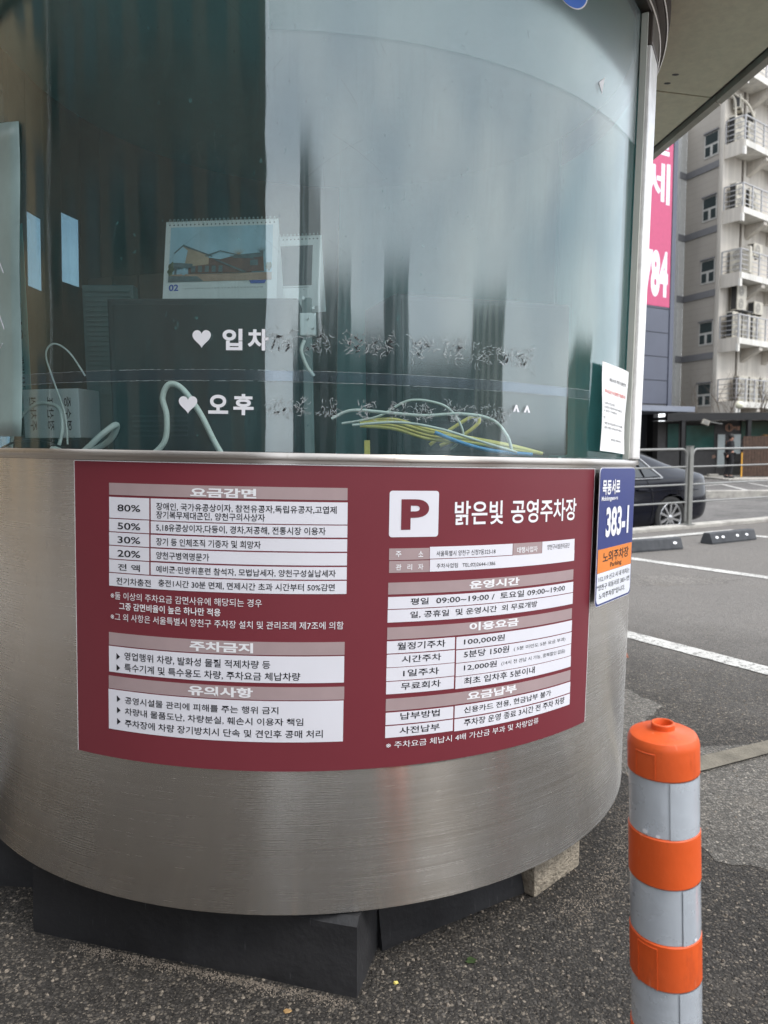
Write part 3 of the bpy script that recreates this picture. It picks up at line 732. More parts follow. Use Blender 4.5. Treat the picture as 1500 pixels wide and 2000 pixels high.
# roof with soffit panels
OUT = [(1.356, 0.257, 1)]
for k_ in range(0, 37):
    t_ = rad(-2.7 - k_ * 174.6 / 36); OUT.append((1.393 * cos(t_), 1.393 * sin(t_), 1 if k_ in (9, 18, 27) else 0))
OUT += [(-1.356, 0.257, 1), (-1.294, 0.763, 0), (-1.0, 1.15, 1), (-0.5, 1.4, 0), (0, 1.45, 0), (0.5, 1.4, 0), (1.0, 1.15, 1), (1.294, 0.763, 0)]
RP = [(x, y) for x, y, _ in OUT]
ZS = 2.34
nrp = len(RP)
brk = [i for i in range(nrp) if OUT[i][2]]
def ringpt(p, r=1.0): a = atan2(p[1], p[0]); return (r * cos(a), r * sin(a))
for bi_, i0 in enumerate(brk):
    i1 = brk[(bi_ + 1) % len(brk)]; idx = [i0]
    while idx[-1] % nrp != i1: idx.append((idx[-1] + 1) % nrp)
    pts = [Vector((*RP[i % nrp], 0)) for i in idx]; outer = []
    for p, q in zip(pts[:-1], pts[1:]): outer += [p.lerp(q, k / 4) for k in range(4)]
    outer.append(pts[-1]); n = len(outer) - 1
    inner = [Vector((*ringpt(o_, 0.96), 0)) for o_ in outer]; sh = 0.0035
    for lst in (outer, inner):
        d0 = (lst[1] - lst[0]).normalized(); d1 = (lst[-1] - lst[-2]).normalized(); lst[0] = lst[0] + d0 * sh; lst[-1] = lst[-1] - d1 * sh
    vs_ = [(v.x * 0.985, v.y * 0.985, ZS) for v in outer] + [(v.x, v.y, ZS) for v in inner] + [(v.x * 0.985, v.y * 0.985, ZS + 0.006) for v in outer] + [(v.x, v.y, ZS + 0.006) for v in inner]
    m = n + 1; fs = []
    for k in range(n):
        fs += [(k, k + 1, m + k + 1, m + k), (2 * m + k, 3 * m + k, 3 * m + k + 1, 2 * m + k + 1), (k, 2 * m + k, 2 * m + k + 1, k + 1), (m + k, m + k + 1, 3 * m + k + 1, 3 * m + k)]
    fs += [(0, m, 3 * m, 2 * m), (n, 2 * m + n, 3 * m + n, m + n)]
    MB().add(vs_, fs).build('soffit_panel', M['soffit'], booth)
    b = MB(); pr = [(0.0, -0.012), (0.020, -0.020), (0.024, 0.11), (0.0, 0.11)]; cols = []
    for k, p in enumerate(pts):
        dd = (pts[min(k + 1, len(pts) - 1)] - pts[max(k - 1, 0)]).normalized(); nrm = Vector((dd.y, -dd.x, 0))
        if nrm.dot(p) < 0: nrm = -nrm
        e = p + (dd * 0.002 if k == 0 else (-dd * 0.002 if k == len(pts) - 1 else dd * 0)); cols.append([e + nrm * x + Vector((0, 0, ZS + z)) for x, z in pr])
    vs_ = [v for c_ in cols for v in c_]; fs = [(0, 1, 2, 3), tuple(reversed(range(len(vs_) - 4, len(vs_))))]
    for k in range(len(cols) - 1):
        for j in range(4): fs.append((k * 4 + j, k * 4 + (j + 1) % 4, (k + 1) * 4 + (j + 1) % 4, (k + 1) * 4 + j))
    b.add(vs_, fs); b.build('fascia', M['fascia'], booth)
b = MB(); b.add([(x * 0.999, y * 0.999, ZS + 0.010) for x, y in RP] + [(x * 0.999, y * 0.999, ZS + 0.10) for x, y in RP] + [(0, 0, ZS + 0.42)],
      [tuple(range(nrp))] + [(i, (i + 1) % nrp, nrp + (i + 1) % nrp, nrp + i) for i in range(nrp)] + [(nrp + i, nrp + (i + 1) % nrp, 2 * nrp) for i in range(nrp)])
b.build('roof', M['dark_steel'], booth)
for (x, y) in ((1.155, 0.11), (1.150, 0.165)):
    b = MB(); b.lathe([(0, ZS - 0.0006), (0.006, ZS - 0.0006), (0.007, ZS)], 10, M=Matrix.Translation((x, y, 0)) @ Matrix.Scale(1.7, 4, (1, 0, 0))); b.build('screw_hole', M['black'], booth, fixn=False)
# inside of the booth
b = MB(); b.lathe([(0, 2.262), (0.950, 2.262), (0.950, 2.268), (0, 2.268)], 48); b.build('ceiling_panel', M['interior_pale'], booth)
patch(115.5, 179.9, 0.20, 2.26, 0.940, 0.952, M['interior_pale'], 'inner_wall_panel', booth)
patch(180.1, 244.9, 0.20, 2.26, 0.940, 0.952, M['interior_dark'], 'inner_wall_panel', booth)
for a0_, a1_, z0_, z1_ in ((245.1, 250.9, 0.20, 2.26), (251, 256.9, 0.20, 1.66), (251, 256.9, 1.90, 2.26), (257, 262.9, 0.20, 2.26), (263, 268.9, 0.20, 1.60), (263, 268.9, 1.84, 2.26), (269, 276, 0.20, 2.26)):
    patch(a0_, a1_, z0_, z1_, 0.940, 0.952, M['interior_dark'], 'inner_wall_panel', booth)
patch(68, 115.4, 1.08, 2.16, 0.950, 0.953, M['diffuser'], 'added_diffuser', booth)  # added translucent sheet: hides the bright view behind, glows an even teal
b = MB(); b.lathe([(0.62, 1.045), (0.895, 1.045), (0.895, 1.066), (0.62, 1.066)], 64, rad(-75), rad(75), close=True); b.build('counter', M['counter'], booth)

# ------------------------------------------------------------------ maroon fee board
def on_booth(name, a, z, label, cat, group=None):
    Mx = anchor(a, z); o = empty(name, Mx, label, cat, group)
    return o, (Mx.inverted() @ BM)
board, LB = on_booth('fee_board', 10.5, 0.45, 'large maroon curved notice board with parking fees and rules wrapped round the steel booth', 'notice board')
patch(-24.3, 45.9, 0.449, 1.049, BR + 0.0005, BR + 0.0030, M['maroon'], 'board_sheet', board, LB, 0.7)
patch(-24.3, 45.9, 1.0492, 1.0506, BR + 0.0005, BR + 0.0034, M['sign_edge'], 'edge_strip', board, LB, 0.7)
patch(-24.38, -24.31, 0.449, 1.049, BR + 0.0005, BR + 0.0033, M['sign_edge'], 'edge_strip', board, LB, 0.7)
patch(45.91, 45.99, 0.449, 1.049, BR + 0.0005, BR + 0.0033, M['sign_edge'], 'edge_strip', board, LB, 0.7)
CELLS = [
 (-19.16, 8.75, 0.9837, 1.0073, 'm'),
 (-19.18, -13.87, 0.938, 0.9794, 'c'),
 (-13.67, 8.78, 0.9369, 0.9795, 'c'),
 (-19.21, -13.89, 0.9111, 0.936, 'c'),
 (-13.68, 8.79, 0.9116, 0.9349, 'c'),
 (-19.23, -13.9, 0.8841, 0.9091, 'c'),
 (-13.7, 8.79, 0.8844, 0.9085, 'c'),
 (-19.25, -13.91, 0.8566, 0.8821, 'c'),
 (-13.71, 8.79, 0.8574, 0.8816, 'c'),
 (-19.27, -13.92, 0.8294, 0.8546, 'c'),
 (-13.72, 8.79, 0.8299, 0.8543, 'c'),
 (-19.29, 8.79, 0.8018, 0.8274, 'c'),
 (-19.41, 8.67, 0.6815, 0.7071, 'm'),
 (-19.43, 8.65, 0.6264, 0.6791, 'c'),
 (-19.5, 8.7, 0.5923, 0.6182, 'm'),
 (-19.55, 8.63, 0.508, 0.5902, 'c'),
 (13.62, 18.46, 0.8669, 0.8898, 'm'),
 (18.53, 29.96, 0.868, 0.8917, 'c'),
 (30.05, 34.88, 0.8664, 0.8919, 'm'),
 (34.95, 41.48, 0.8663, 0.8918, 'c'),
 (13.65, 18.5, 0.8417, 0.8651, 'm'),
 (18.57, 41.53, 0.842, 0.8665, 'c'),
 (13.59, 41.49, 0.7989, 0.8224, 'm'),
 (13.6, 41.56, 0.7699, 0.7938, 'c'),
 (13.58, 41.58, 0.743, 0.7681, 'c'),
 (13.58, 41.5, 0.7087, 0.7331, 'm'),
 (13.57, 22.04, 0.6808, 0.7054, 'c'),
 (22.24, 41.61, 0.6795, 0.7049, 'c'),
 (13.58, 22.06, 0.6529, 0.6786, 'c'),
 (22.26, 41.63, 0.6511, 0.6773, 'c'),
 (13.56, 22.06, 0.6253, 0.6515, 'c'),
 (22.26, 41.61, 0.623, 0.6496, 'c'),
 (13.57, 22.05, 0.5984, 0.6235, 'c'),
 (22.26, 41.68, 0.5967, 0.6215, 'c'),
 (13.57, 41.72, 0.5642, 0.589, 'm'),
 (13.58, 22.06, 0.5359, 0.5608, 'c'),
 (22.26, 41.78, 0.5358, 0.5611, 'c'),
 (13.56, 22.06, 0.5095, 0.5333, 'c'),
 (22.26, 41.8, 0.5077, 0.5331, 'c'),
]
TEXTS = [
 ('요금감면', -8.85, -1.33, 0.9937, 0.0183, 'w'),
 ('80%', -18.01, -15.0, 0.9586, 0.0133, 'k'),
 ('50%', -18.03, -15.01, 0.9228, 0.0134, 'k'),
 ('30%', -18.05, -15.03, 0.8955, 0.0134, 'k'),
 ('20%', -18.07, -15.04, 0.8682, 0.0135, 'k'),
 ('전 액', -18.03, -15.1, 0.8408, 0.0135, 'k'),
 ('장애인, 국가유공상이자, 참전유공자,독립유공자,고엽제', -12.97, 7.56, 0.9644, 0.0154, 'k'),
 ('장기복무제대군인, 양천구의사상자', -12.98, -0.36, 0.9478, 0.0155, 'k'),
 ('5,18유공상이자,다둥이, 경차,저공해, 전통시장 이용자', -12.99, 6.37, 0.9234, 0.0155, 'k'),
 ('장기 등 인체조직 기증자 및 희망자', -13.0, -0.81, 0.8958, 0.0148, 'k'),
 ('양천구병역명문가', -13.01, -6.65, 0.8689, 0.0148, 'k'),
 ('예비군·민방위훈련 참석자, 모법납세자, 양천구성실납세자', -13.02, 7.55, 0.8416, 0.0149, 'k'),
 ('전기차충전', -18.27, -13.71, 0.8127, 0.0144, 'k'),
 ('충전1시간 30분 면제, 면제시간 초과 시간부터 50%감면', -12.75, 7.46, 0.8144, 0.0149, 'k'),
 ('※둘 이상의 주차요금 감면사유에 해당되는 경우', -19.1, -0.66, 0.7828, 0.0153, 'w'),
 ('그중 감면비율이 높은 하나만 적용', -17.92, -5.33, 0.7624, 0.0152, 'w'),
 ('※그 외 사항은 서울특별시 양천구 주차장 설치 및 관리조례 제7조에 의함', -19.13, 8.51, 0.7401, 0.0153, 'w'),
 ('주차금지', -8.96, -1.62, 0.6943, 0.0197, 'w'),
 ('영업행위 차량, 발화성 물질 적제차량 등', -17.27, 0.34, 0.6618, 0.017, 'k'),
 ('특수기계 및 특수용도 차량, 주차요금 체납차량', -17.28, 3.71, 0.6387, 0.017, 'k'),
 ('유의사항', -9.16, -1.62, 0.6058, 0.0199, 'w'),
 ('공영시설물 관리에 피해를 주는 행위 금지', -17.24, 1.28, 0.5718, 0.0147, 'k'),
 ('차량내 물품도난, 차량분실, 훼손시 이용자 책임', -17.26, 4.1, 0.5485, 0.0156, 'k'),
 ('주차장에 차량 장기방치시 단속 및 견인후 공매 처리', -17.27, 6.32, 0.5247, 0.0156, 'k'),
 ('밝은빛', 21.56, 28.33, 0.9585, 0.049, 'w'),
 ('공영주차장', 29.51, 41.55, 0.9593, 0.0495, 'w'),
 ('주', 14.39, 15.05, 0.8787, 0.0117, 'w'),
 ('소', 17.11, 17.7, 0.8782, 0.0118, 'w'),
 ('관', 14.43, 15.09, 0.8528, 0.0117, 'w'),
 ('리', 15.8, 16.38, 0.8526, 0.0118, 'w'),
 ('자', 17.1, 17.74, 0.8524, 0.0118, 'w'),
 ('서울특별시 양천구 신정7동323-18', 19.36, 27.35, 0.878, 0.0111, 'k'),
 ('대행사업자', 30.67, 34.1, 0.8773, 0.0126, 'w'),
 ('양천구시설관리공단', 35.88, 40.36, 0.8788, 0.0114, 'k'),
 ('주차사업팀   TEL:02)2644-1386', 19.4, 27.37, 0.8523, 0.0112, 'k'),
 ('운영시간', 23.8, 31.2, 0.811, 0.0168, 'w'),
 ('평일', 16.29, 18.52, 0.7834, 0.0134, 'k'),
 ('09:00~19:00 /  토요일 09:00~19:00', 19.46, 39.71, 0.7836, 0.0143, 'k'),
 ('일, 공휴일  및 운영시간  외 무료개방', 16.28, 34.38, 0.7567, 0.0141, 'k'),
 ('이용요금', 23.94, 31.27, 0.7236, 0.0177, 'w'),
 ('월정기주차', 14.79, 20.79, 0.6947, 0.0149, 'k'),
 ('시간주차', 15.36, 20.28, 0.6677, 0.0142, 'k'),
 ('1일주차', 15.57, 20.04, 0.6394, 0.0143, 'k'),
 ('무료회차', 15.34, 20.29, 0.6129, 0.0143, 'k'),
 ('100,000원', 23.26, 29.16, 0.6935, 0.0139, 'k'),
 ('5분당 150원', 23.3, 29.91, 0.6676, 0.0147, 'k'),
 ('( 5분 미만도 5분 요금 부과)', 30.66, 40.22, 0.6649, 0.0097, 'k'),
 ('12,000원', 23.35, 28.06, 0.6393, 0.014, 'k'),
 ('(14시 전 선납 시 가능, 중복할인 없음)', 28.77, 40.24, 0.6378, 0.0104, 'k'),
 ('최초 입차후 5분이내', 23.4, 34.36, 0.6113, 0.0148, 'k'),
 ('요금납부', 23.9, 31.33, 0.5784, 0.018, 'w'),
 ('납부방법', 15.34, 20.27, 0.5518, 0.0144, 'k'),
 ('사전납부', 15.27, 20.31, 0.5223, 0.0145, 'k'),
 ('신용카드 전용, 현금납부 불가', 23.51, 37.63, 0.5495, 0.0141, 'k'),
 ('주차장 운영 종료 3시간 전 주차 차량', 23.56, 40.53, 0.5232, 0.015, 'k'),
 ('※ 주차요금 체납시 4배 가산금 부과 및 차량압류', 13.67, 35.37, 0.4942, 0.0137, 'w'),
]
for a0, a1, z0, z1, c in CELLS:
    patch(a0, a1, z0, z1, BR + 0.0031, BR + 0.0035, M['mauve' if c == 'm' else 'cell'], 'heading_bar' if c == 'm' else 'table_cell', board, LB, 0.7)
for s, a0, a1, zc, h, c in TEXTS:
    ctext(s, a0, a1, zc, h, BR + 0.0039, M['ink' if c == 'k' else 'white_ink'], 'lettering', board, LB, 0.016 if h > 0.03 else ((0.0 if h < 0.0125 else 0.010) if c == 'k' else (0.035 if h > 0.0165 else (0.0 if s[0] == '※' else 0.014))))
for zc in (0.6595, 0.6364, 0.5725, 0.5492, 0.5260):
    b = MB(); tri = [(-18.35, zc + 0.0068), (-18.35, zc - 0.0068), (-17.85, zc)]
    b.add([LB @ cp(a, z, BR + 0.0040) for a, z in tri], [(0, 1, 2)]); b.build('bullet', M['ink'], board, fixn=False)
# parking symbol: white rounded square with a maroon P
def round_poly(a0, a1, z0, z1, rr, r, nseg=5, ns=8):
    """grid-filled rounded rectangle on the cylinder"""
    pts = []; k = 180 / pi / r; rc = rr
    for cx_, cz, t0 in ((a1 - rc * k, z1 - rc, 0), (a0 + rc * k, z1 - rc, 90), (a0 + rc * k, z0 + rc, 180), (a1 - rc * k, z0 + rc, 270)):
        for i in range(nseg + 1):
            t = rad(t0 + 90 * i / nseg); pts.append((cx_ + rc * k * cos(t), cz + rc * sin(t)))
    return pts
def cpoly(pts, r, mat, name, parent, loc, thick=0.0004, **kw):
    b = MB(); n = len(pts)
    bm = bmesh.new(); vs_ = [bm.verts.new((a, z, 0)) for a, z in pts]; bm.faces.new(vs_)
    a_lo = min(p[0] for p in pts); a_hi = max(p[0] for p in pts)
    k = 1
    while a_lo + k * 0.9 < a_hi:
        bmesh.ops.bisect_plane(bm, geom=bm.verts[:] + bm.edges[:] + bm.faces[:], plane_co=(a_lo + k * 0.9, 0, 0), plane_no=(1, 0, 0)); k += 1
    bmesh.ops.solidify(bm, geom=bm.faces[:], thickness=1.0)
    bm.verts.index_update()
    zz = [v.co.z for v in bm.verts]; zm = max(zz); out = []
    for v in bm.verts:
        out.append(loc @ cp(v.co.x, v.co.y, r + (thick if v.co.z > (max(zz) + min(zz)) / 2 else 0)))
    b.add(out, [tuple(v.index for v in f.verts) for f in bm.faces]); bm.free()
    return b.build(name, mat, parent, smooth=True, ang=30, **kw)
ps = cpoly(round_poly(13.55, 19.50, 0.912, 1.003, 0.006, BR), BR + 0.0031, M['cell'], 'parking_symbol', board, LB)
ctext('P', 14.95, 18.30, 0.9565, 0.060, BR + 0.0040, M['maroon'], 'lettering', ps, LB, 0.035)

# ------------------------------------------------------------------ blue address plate: flat plate screwed on at a slight angle
PM = BM @ Matrix.Translation(cp(52.9, 0.889, BR + 0.009)) @ Matrix.Rotation(rad(52.6), 4, 'Z')
plate = empty('address_plate', PM, 'navy street address plate with orange and white bands, right of the maroon board', 'address plate')
PW, PH = 0.246, 0.328
def rrect(w_, h_, rr, n=6):
    pts = []
    for sx, sz, t0 in ((1, 1, 0), (-1, 1, 90), (-1, -1, 180), (1, -1, 270)):
        for i in range(n + 1):
            t = rad(t0 + 90 * i / n); pts.append((sx * (w_ / 2 - rr) + rr * cos(t), sz * (h_ / 2 - rr) + rr * sin(t)))
    return pts
MB().prism(rrect(PW, PH, 0.014), -0.0015, 0.0).build('metal_plate', M['plate_white'], plate)
MB().prism(rrect(PW - 0.003, PH - 0.003, 0.013), -0.0020, -0.0016).build('navy_face', M['navy'], plate)
x0, x1 = -PW / 2 + 0.0055, PW / 2 - 0.0055
MB().prism([(x0, -0.084 + 0.0), (x1, -0.084), (x1, -0.028), (x0, -0.028)], -0.0025, -0.0021).build('orange_band', M['orange_plate'], plate)
lowr = [(x0, -0.0845), (x1, -0.0845), (x1, -0.146), (x1 - 0.004, -0.154), (x1 - 0.012, -0.158), (x0 + 0.012, -0.158), (x0 + 0.004, -0.154), (x0, -0.146)]
MB().prism(lowr, -0.0025, -0.0021).build('white_band', M['plate_white'], plate)
def ptext(s, cx_, cz, w_, h_, mat, parent, bold=0.012, y=-0.0030):
    V, F = text_fit(s, w_, h_, bold); b = MB(); b.add([(cx_ + x, y, cz + z) for x, z in V], F); return b.build('lettering', mat, parent, fixn=False)
ptext('목동서로', -0.048, 0.118, 0.118, 0.036, M['white_ink'], plate, 0.03)
ptext('Mokdongseo-ro', -0.056, 0.090, 0.108, 0.014, M['white_ink'], plate, 0.02)
ptext('383-1', 0.004, 0.034, 0.160, 0.072, M['white_ink'], plate, 0.035)
ptext('노외주차장', 0.004, -0.049, 0.180, 0.026, M['ink'], plate, 0.012)
ptext('Parking', 0.004, -0.072, 0.078, 0.014, M['ink'], plate, 0.012)
ptext('112,119 신고 시 내 위치는', 0.0, -0.099, 0.215, 0.014, M['ink'], plate, 0.006)
ptext('"양천구 목동서로 383-1번', -0.004, -0.119, 0.225, 0.014, M['ink'], plate, 0.006)
ptext('노외주차장"입니다.', -0.012, -0.140, 0.180, 0.014, M['ink'], plate, 0.006)

# ------------------------------------------------------------------ paper notice, slightly curled, taped on the glass
notice, LN = on_booth('paper_notice', 51.4, 1.09, 'white printed paper notice with a red line, taped to the glass above the blue plate', 'notice')
def sheet(a0, a1, z0, z1, lift, mat, name, parent, loc, na=14, nz=14, th=0.0006, skew=0.0):
    b = MB(); vs_ = []
    for k in (0, 1):
        for j in range(nz + 1):
            for i in range(na + 1):
                u, v = i / na, j / nz
                vs_.append(loc @ cp(a0 + (a1 - a0) * u, z0 + (z1 - z0) * v + skew * u, GR + 0.001 + lift(u, v) + k * th))
    W_ = na + 1; off = W_ * (nz + 1); fs = []
    for j in range(nz):
        for i in range(na):
            q = j * W_ + i; fs.append((q, q + 1, q + W_ + 1, q + W_)); fs.append((off + q, off + q + W_, off + q + W_ + 1, off + q + 1))
    for i in range(na): fs.append((i, off + i, off + i + 1, i + 1)); t = nz * W_ + i; fs.append((t, t + 1, off + t + 1, off + t))
    for j in range(nz): q = j * W_; fs.append((q, q + W_, off + q + W_, off + q)); t = q + na; fs.append((t, off + t, off + t + W_, t + W_))
    b.add(vs_, fs); return b.build(name, mat, parent, smooth=True, ang=40)
lift = lambda u, v: 0.008 + 0.006 * (1 - u) ** 2 + 0.0025 * sin(5 * v + 3 * u)
sheet(46.9, 57.4, 1.092, 1.298, lift, M['paper'], 'paper_sheet', notice, LN, skew=-0.006)
def ntext(s, a0, a1, zc, h, mat, bold=0.01):
    L = rad(a1 - a0) * GR; V, F = text_fit(s, L, h, bold); am = (a0 + a1) / 2; vs_ = []
    for x, y in V:
        a = am + math.degrees(x / GR); u = (a - 46.9) / 10.5; z = zc + y; v = (z - 1.092) / 0.206
        vs_.append(LN @ cp(a, z - 0.006 * u, GR + 0.001 + lift(u, v) + 0.0010))
    b = MB(); b.add(vs_, F); b.build('lettering', mat, notice, fixn=False)
ntext('목동서로 주차 이용안내', 49.6, 56.2, 1.262, 0.0085, M['ink'])
ntext('주차요금은 카드결제만 가능합니다', 47.9, 56.6, 1.233, 0.0085, M['red_ink'], 0.015)
for s, a0, a1, z in (('1. 입차시 번호 확인', 47.5, 52.0, 1.205), ('2. 요금정산 후 출차하여 주시기 바랍니다', 47.4, 55.6, 1.196), ('3. 정산기 이용문의', 47.4, 53.0, 1.187), ('단,', 47.4, 48.2, 1.171),
                     ('평일 및 토요일 운영시간 외 무료개방', 47.8, 56.2, 1.158), ('문의 사항은 사무실로 연락 바랍니다', 47.8, 55.8, 1.148), ('주차장 관리사무소', 50.4, 55.4, 1.121)):
    ntext(s, a0, a1, z, 0.0058, M['ink'], 0.006)

# ------------------------------------------------------------------ small stickers on the glass
st, LS = on_booth('blue_sticker', 37.6, 2.04, 'glossy blue round sticker at the top edge of the glass', 'sticker')
cpoly([(37.4 + 3.6 * cos(t), 2.064 + 0.050 * sin(t)) for t in [2 * pi * k / 28 for k in range(28)]], GR + 0.0010, M['sign_edge'], 'white_rim', st, LS)
cpoly([(37.3 + 3.42 * cos(t), 2.063 + 0.0475 * sin(t)) for t in [2 * pi * k / 28 for k in range(28)]], GR + 0.0016, M['blue_sticker'], 'blue_face', st, LS)
st, LS = on_booth('torn_sticker', 45.1, 1.905, 'small white torn corner of tape high on the glass near the post', 'sticker')
cpoly([(45.7, 1.922), (44.2, 1.902), (45.1, 1.884)], GR + 0.0010, M['paper'], 'tape_scrap', st, LS)
# long clear strip of tape across the pane
st, LS = on_booth('clear_tape', 0, 1.218, 'long clear strip of tape running level across the lower glass', 'tape')
for z, t in ((1.2285, 0.0006), (1.2075, 0.0007)):
    b = MB(); n = 200; rr = random.Random(int(z * 1000))
    for k in range(n):
        if rr.random() < 0.07: continue
        a0 = -46 + 91 * k / n; a1 = a0 + 91 / n * 0.98; th = t * rr.uniform(0.5, 1.1); zz = z - 0.0010 * (rr.random())
        b.add([LS @ cp(a0, zz, GR + 0.0006), LS @ cp(a1, zz, GR + 0.0006), LS @ cp(a1, zz + th, GR + 0.0006), LS @ cp(a0, zz + th, GR + 0.0006)], [(0, 1, 2, 3)])
    b.build('tape_edge', M['scrap'], st, fixn=False)
patch(-46, 45, 1.2085, 1.2283, GR + 0.0002, GR + 0.0005, thin_glass('clear_tape', (0.95, 0.97, 1.0), 0.004, 0.004, (0.5, 0.56, 0.66), 0.15, False), 'tape_film', st, LS)

# ------------------------------------------------------------------ vinyl lettering and its scraped-off remains
def heart(cx_, cz, w_, h_, loc, parent):
    pts = []
    for k in range(36):
        t = 2 * pi * k / 36; x = 16 * sin(t) ** 3; y = 13 * cos(t) - 5 * cos(2 * t) - 2 * cos(3 * t) - cos(4 * t)
        pts.append((cx_ + math.degrees(x / 32 * w_ / GR), cz + (y + 2.5) / 29 * h_))
    pts = pts[::-1]
    cpoly(pts, GR + 0.0008, M['vinyl'], 'heart', parent, loc)
def residue(ac, zc, w_, h_, loc, parent, seed, dark=0.5):
    rr = random.Random(seed); k = 180 / pi / GR
    # dark pieces of vinyl still on the glass
    b = MB()
    for _ in range(int(2 + 4 * dark)):
        cx_, cz = ac + rr.uniform(-0.36, 0.36) * w_ * k, zc + rr.uniform(-0.32, 0.32) * h_
        an = rr.uniform(0.3, 1.5) * (1 if rr.random() < .5 else -1); L = rr.uniform(0.09, 0.22) * h_; n = 11; pts = []
        for i in range(n):
            t = 2 * pi * i / n; q = L * rr.uniform(0.30, 1.25); ex, ez = q * cos(t), q * 0.34 * sin(t)
            pts.append(loc @ cp(cx_ + (ex * cos(an) - ez * sin(an)) * k, cz + ex * sin(an) + ez * cos(an), GR + 0.0008))
        b.add(pts, [tuple(range(n))])
    if dark > 0: b.build('vinyl_scrap', M['glue_dark'], parent, fixn=False)
    b = MB()
    for _ in range(38):
        a, z = ac + rr.uniform(-0.5, 0.5) * w_ * k, zc + rr.uniform(-0.5, 0.5) * h_
        an = rr.uniform(0, 2 * pi); cur = rr.uniform(-1.2, 1.2)
        for s_ in range(rr.randint(2, 6)):
            L = rr.uniform(0.03, 0.10) * h_; an += cur * 0.4 + rr.uniform(-0.5, 0.5)
            a2, z2 = a + L * cos(an) * k, z + L * sin(an); wd = rr.uniform(0.0002, 0.0006)
            px, pz = -sin(an) * wd * k, cos(an) * wd
            b.add([loc @ cp(a - px, z - pz, GR + 0.0012), loc @ cp(a2 - px, z2 - pz, GR + 0.0012), loc @ cp(a2 + px, z2 + pz, GR + 0.0012), loc @ cp(a + px, z + pz, GR + 0.0012)], [(0, 1, 2, 3)])
            a, z = a2, z2
    b.build('glue_trace', M['scrap'], parent, fixn=False)
l1, L1 = on_booth('window_lettering', 0, 1.284, 'upper line of white window lettering, a heart and two characters, the rest scraped off', 'lettering')
heart(-7.82, 1.285, 0.0365, 0.034, L1, l1)
ctext('입', -5.40, -3.15, 1.2845, 0.040, GR + 0.0010, M['vinyl'], 'letter', l1, L1, 0.035)
ctext('차', -2.55, -0.22, 1.2845, 0.040, GR + 0.0010, M['vinyl'], 'letter', l1, L1, 0.035)
for i, (px_a, dk) in enumerate(((1.0, .6), (5.1, .5), (9.4, 1), (12.7, 1), (17.4, .9), (21.4, .5), (25.3, .5), (28.7, .6), (31.6, .6))):
    residue(px_a, 1.281 + (0.000 if i < 7 else -0.002), 0.050, 0.042, L1, l1, 40 + i, dk)
l2, L2 = on_booth('window_lettering', 0, 1.162, 'lower line of window lettering, a heart, two characters and two carets with scraped remains between', 'lettering')
heart(-9.45, 1.1605, 0.0375, 0.034, L2, l2)
ctext('오', -7.05, -4.75, 1.1625, 0.036, GR + 0.0010, M['vinyl'], 'letter', l2, L2, 0.035)
ctext('후', -4.15, -1.85, 1.1625, 0.040, GR + 0.0010, M['vinyl'], 'letter', l2, L2, 0.035)
for i, (px_a, dk) in enumerate(((0.9, .1), (3.2, .5), (6.6, .6), (10.6, .2), (14.6, .4), (17.8, .5), (21.5, .4), (24.4, .3), (27.0, .2), (29.0, .3))):
    residue(px_a, 1.158, 0.038, 0.034, L2, l2, 70 + i, dk)
ctext('^', 29.95, 31.0, 1.1745, 0.015, GR + 0.0010, M['vinyl'], 'letter', l2, L2, 0.035)
ctext('^', 31.7, 32.8, 1.1745, 0.015, GR + 0.0010, M['vinyl'], 'letter', l2, L2, 0.035)

# ------------------------------------------------------------------ things propping the booth up
def prop(name, x, y, rz, L, W, H, mat, label, cat, top=0.6, seed=1, bev=0.012, group=None, rag=0.003):
    rr = random.Random(seed); b = MB(); nx = 22; sec = [(-W / 2, 0), (W / 2, 0), (W / 2, 0.012), (top * W / 2 + 0.004, H - 0.012), (top * W / 2 - 0.010, H), (-top * W / 2 + 0.010, H), (-top * W / 2 - 0.004, H - 0.012), (-W / 2, 0.012)]
    m = len(sec); vs_ = []; fs = []
    for i in range(nx + 1):
        t = i / nx
        for (y_, z_) in sec:
            d = rag * pnoise(Vector((t * 7 + seed, y_ * 30, z_ * 20)))
            vs_.append((-L / 2 + L * t, y_ + d, z_ + (d if z_ > 0.005 else 0)))
    for i in range(nx):
        for j in range(m): fs.append((i * m + j, (i + 1) * m + j, (i + 1) * m + (j + 1) % m, i * m + (j + 1) % m))
    fs += [tuple(reversed(range(m))), tuple(nx * m + j for j in range(m))]
    b.add(vs_, fs)
    o = b.build(name, mat, smooth=True, ang=35, bevel=0.0, label=label, cat=cat, group=group)
    o.matrix_world = T(x, y, 0.0, rz); return o
gname = 'black rubber blocks under the booth'
dv = Vector((-0.064 + 0.812, 1.337 - 1.545)); an = atan2(dv.y, dv.x); nv = Vector((-sin(an), cos(an)))
c_ = Vector(((-0.064 - 0.812) / 2, (1.337 + 1.545) / 2)) + nv * 0.085
prop('rubber_block', c_.x, c_.y, an, dv.length, 0.17, 0.158, M['rubber'], 'longest black rubber block, lying in front under the booth edge', 'rubber block', 0.86, 2, group=gname)
an2 = atan2(0.116, 0.202); n2 = Vector((-sin(an2), cos(an2))); s2 = Vector((-0.014, 1.470)); d2 = Vector((cos(an2), sin(an2)))
c2 = s2 + d2 * 0.25 + n2 * 0.08
prop('rubber_block', c2.x, c2.y, an2, 0.50, 0.16, 0.145, M['rubber'], 'black rubber block set back under the booth, right of the long one', 'rubber block', 0.7, 5, group=gname)
prop('rubber_block', -1.25, 1.83, rad(-6), 0.75, 0.16, 0.165, M['rubber'], 'black rubber block under the booth at the left edge of the photo', 'rubber block', 0.8, 8, group=gname)
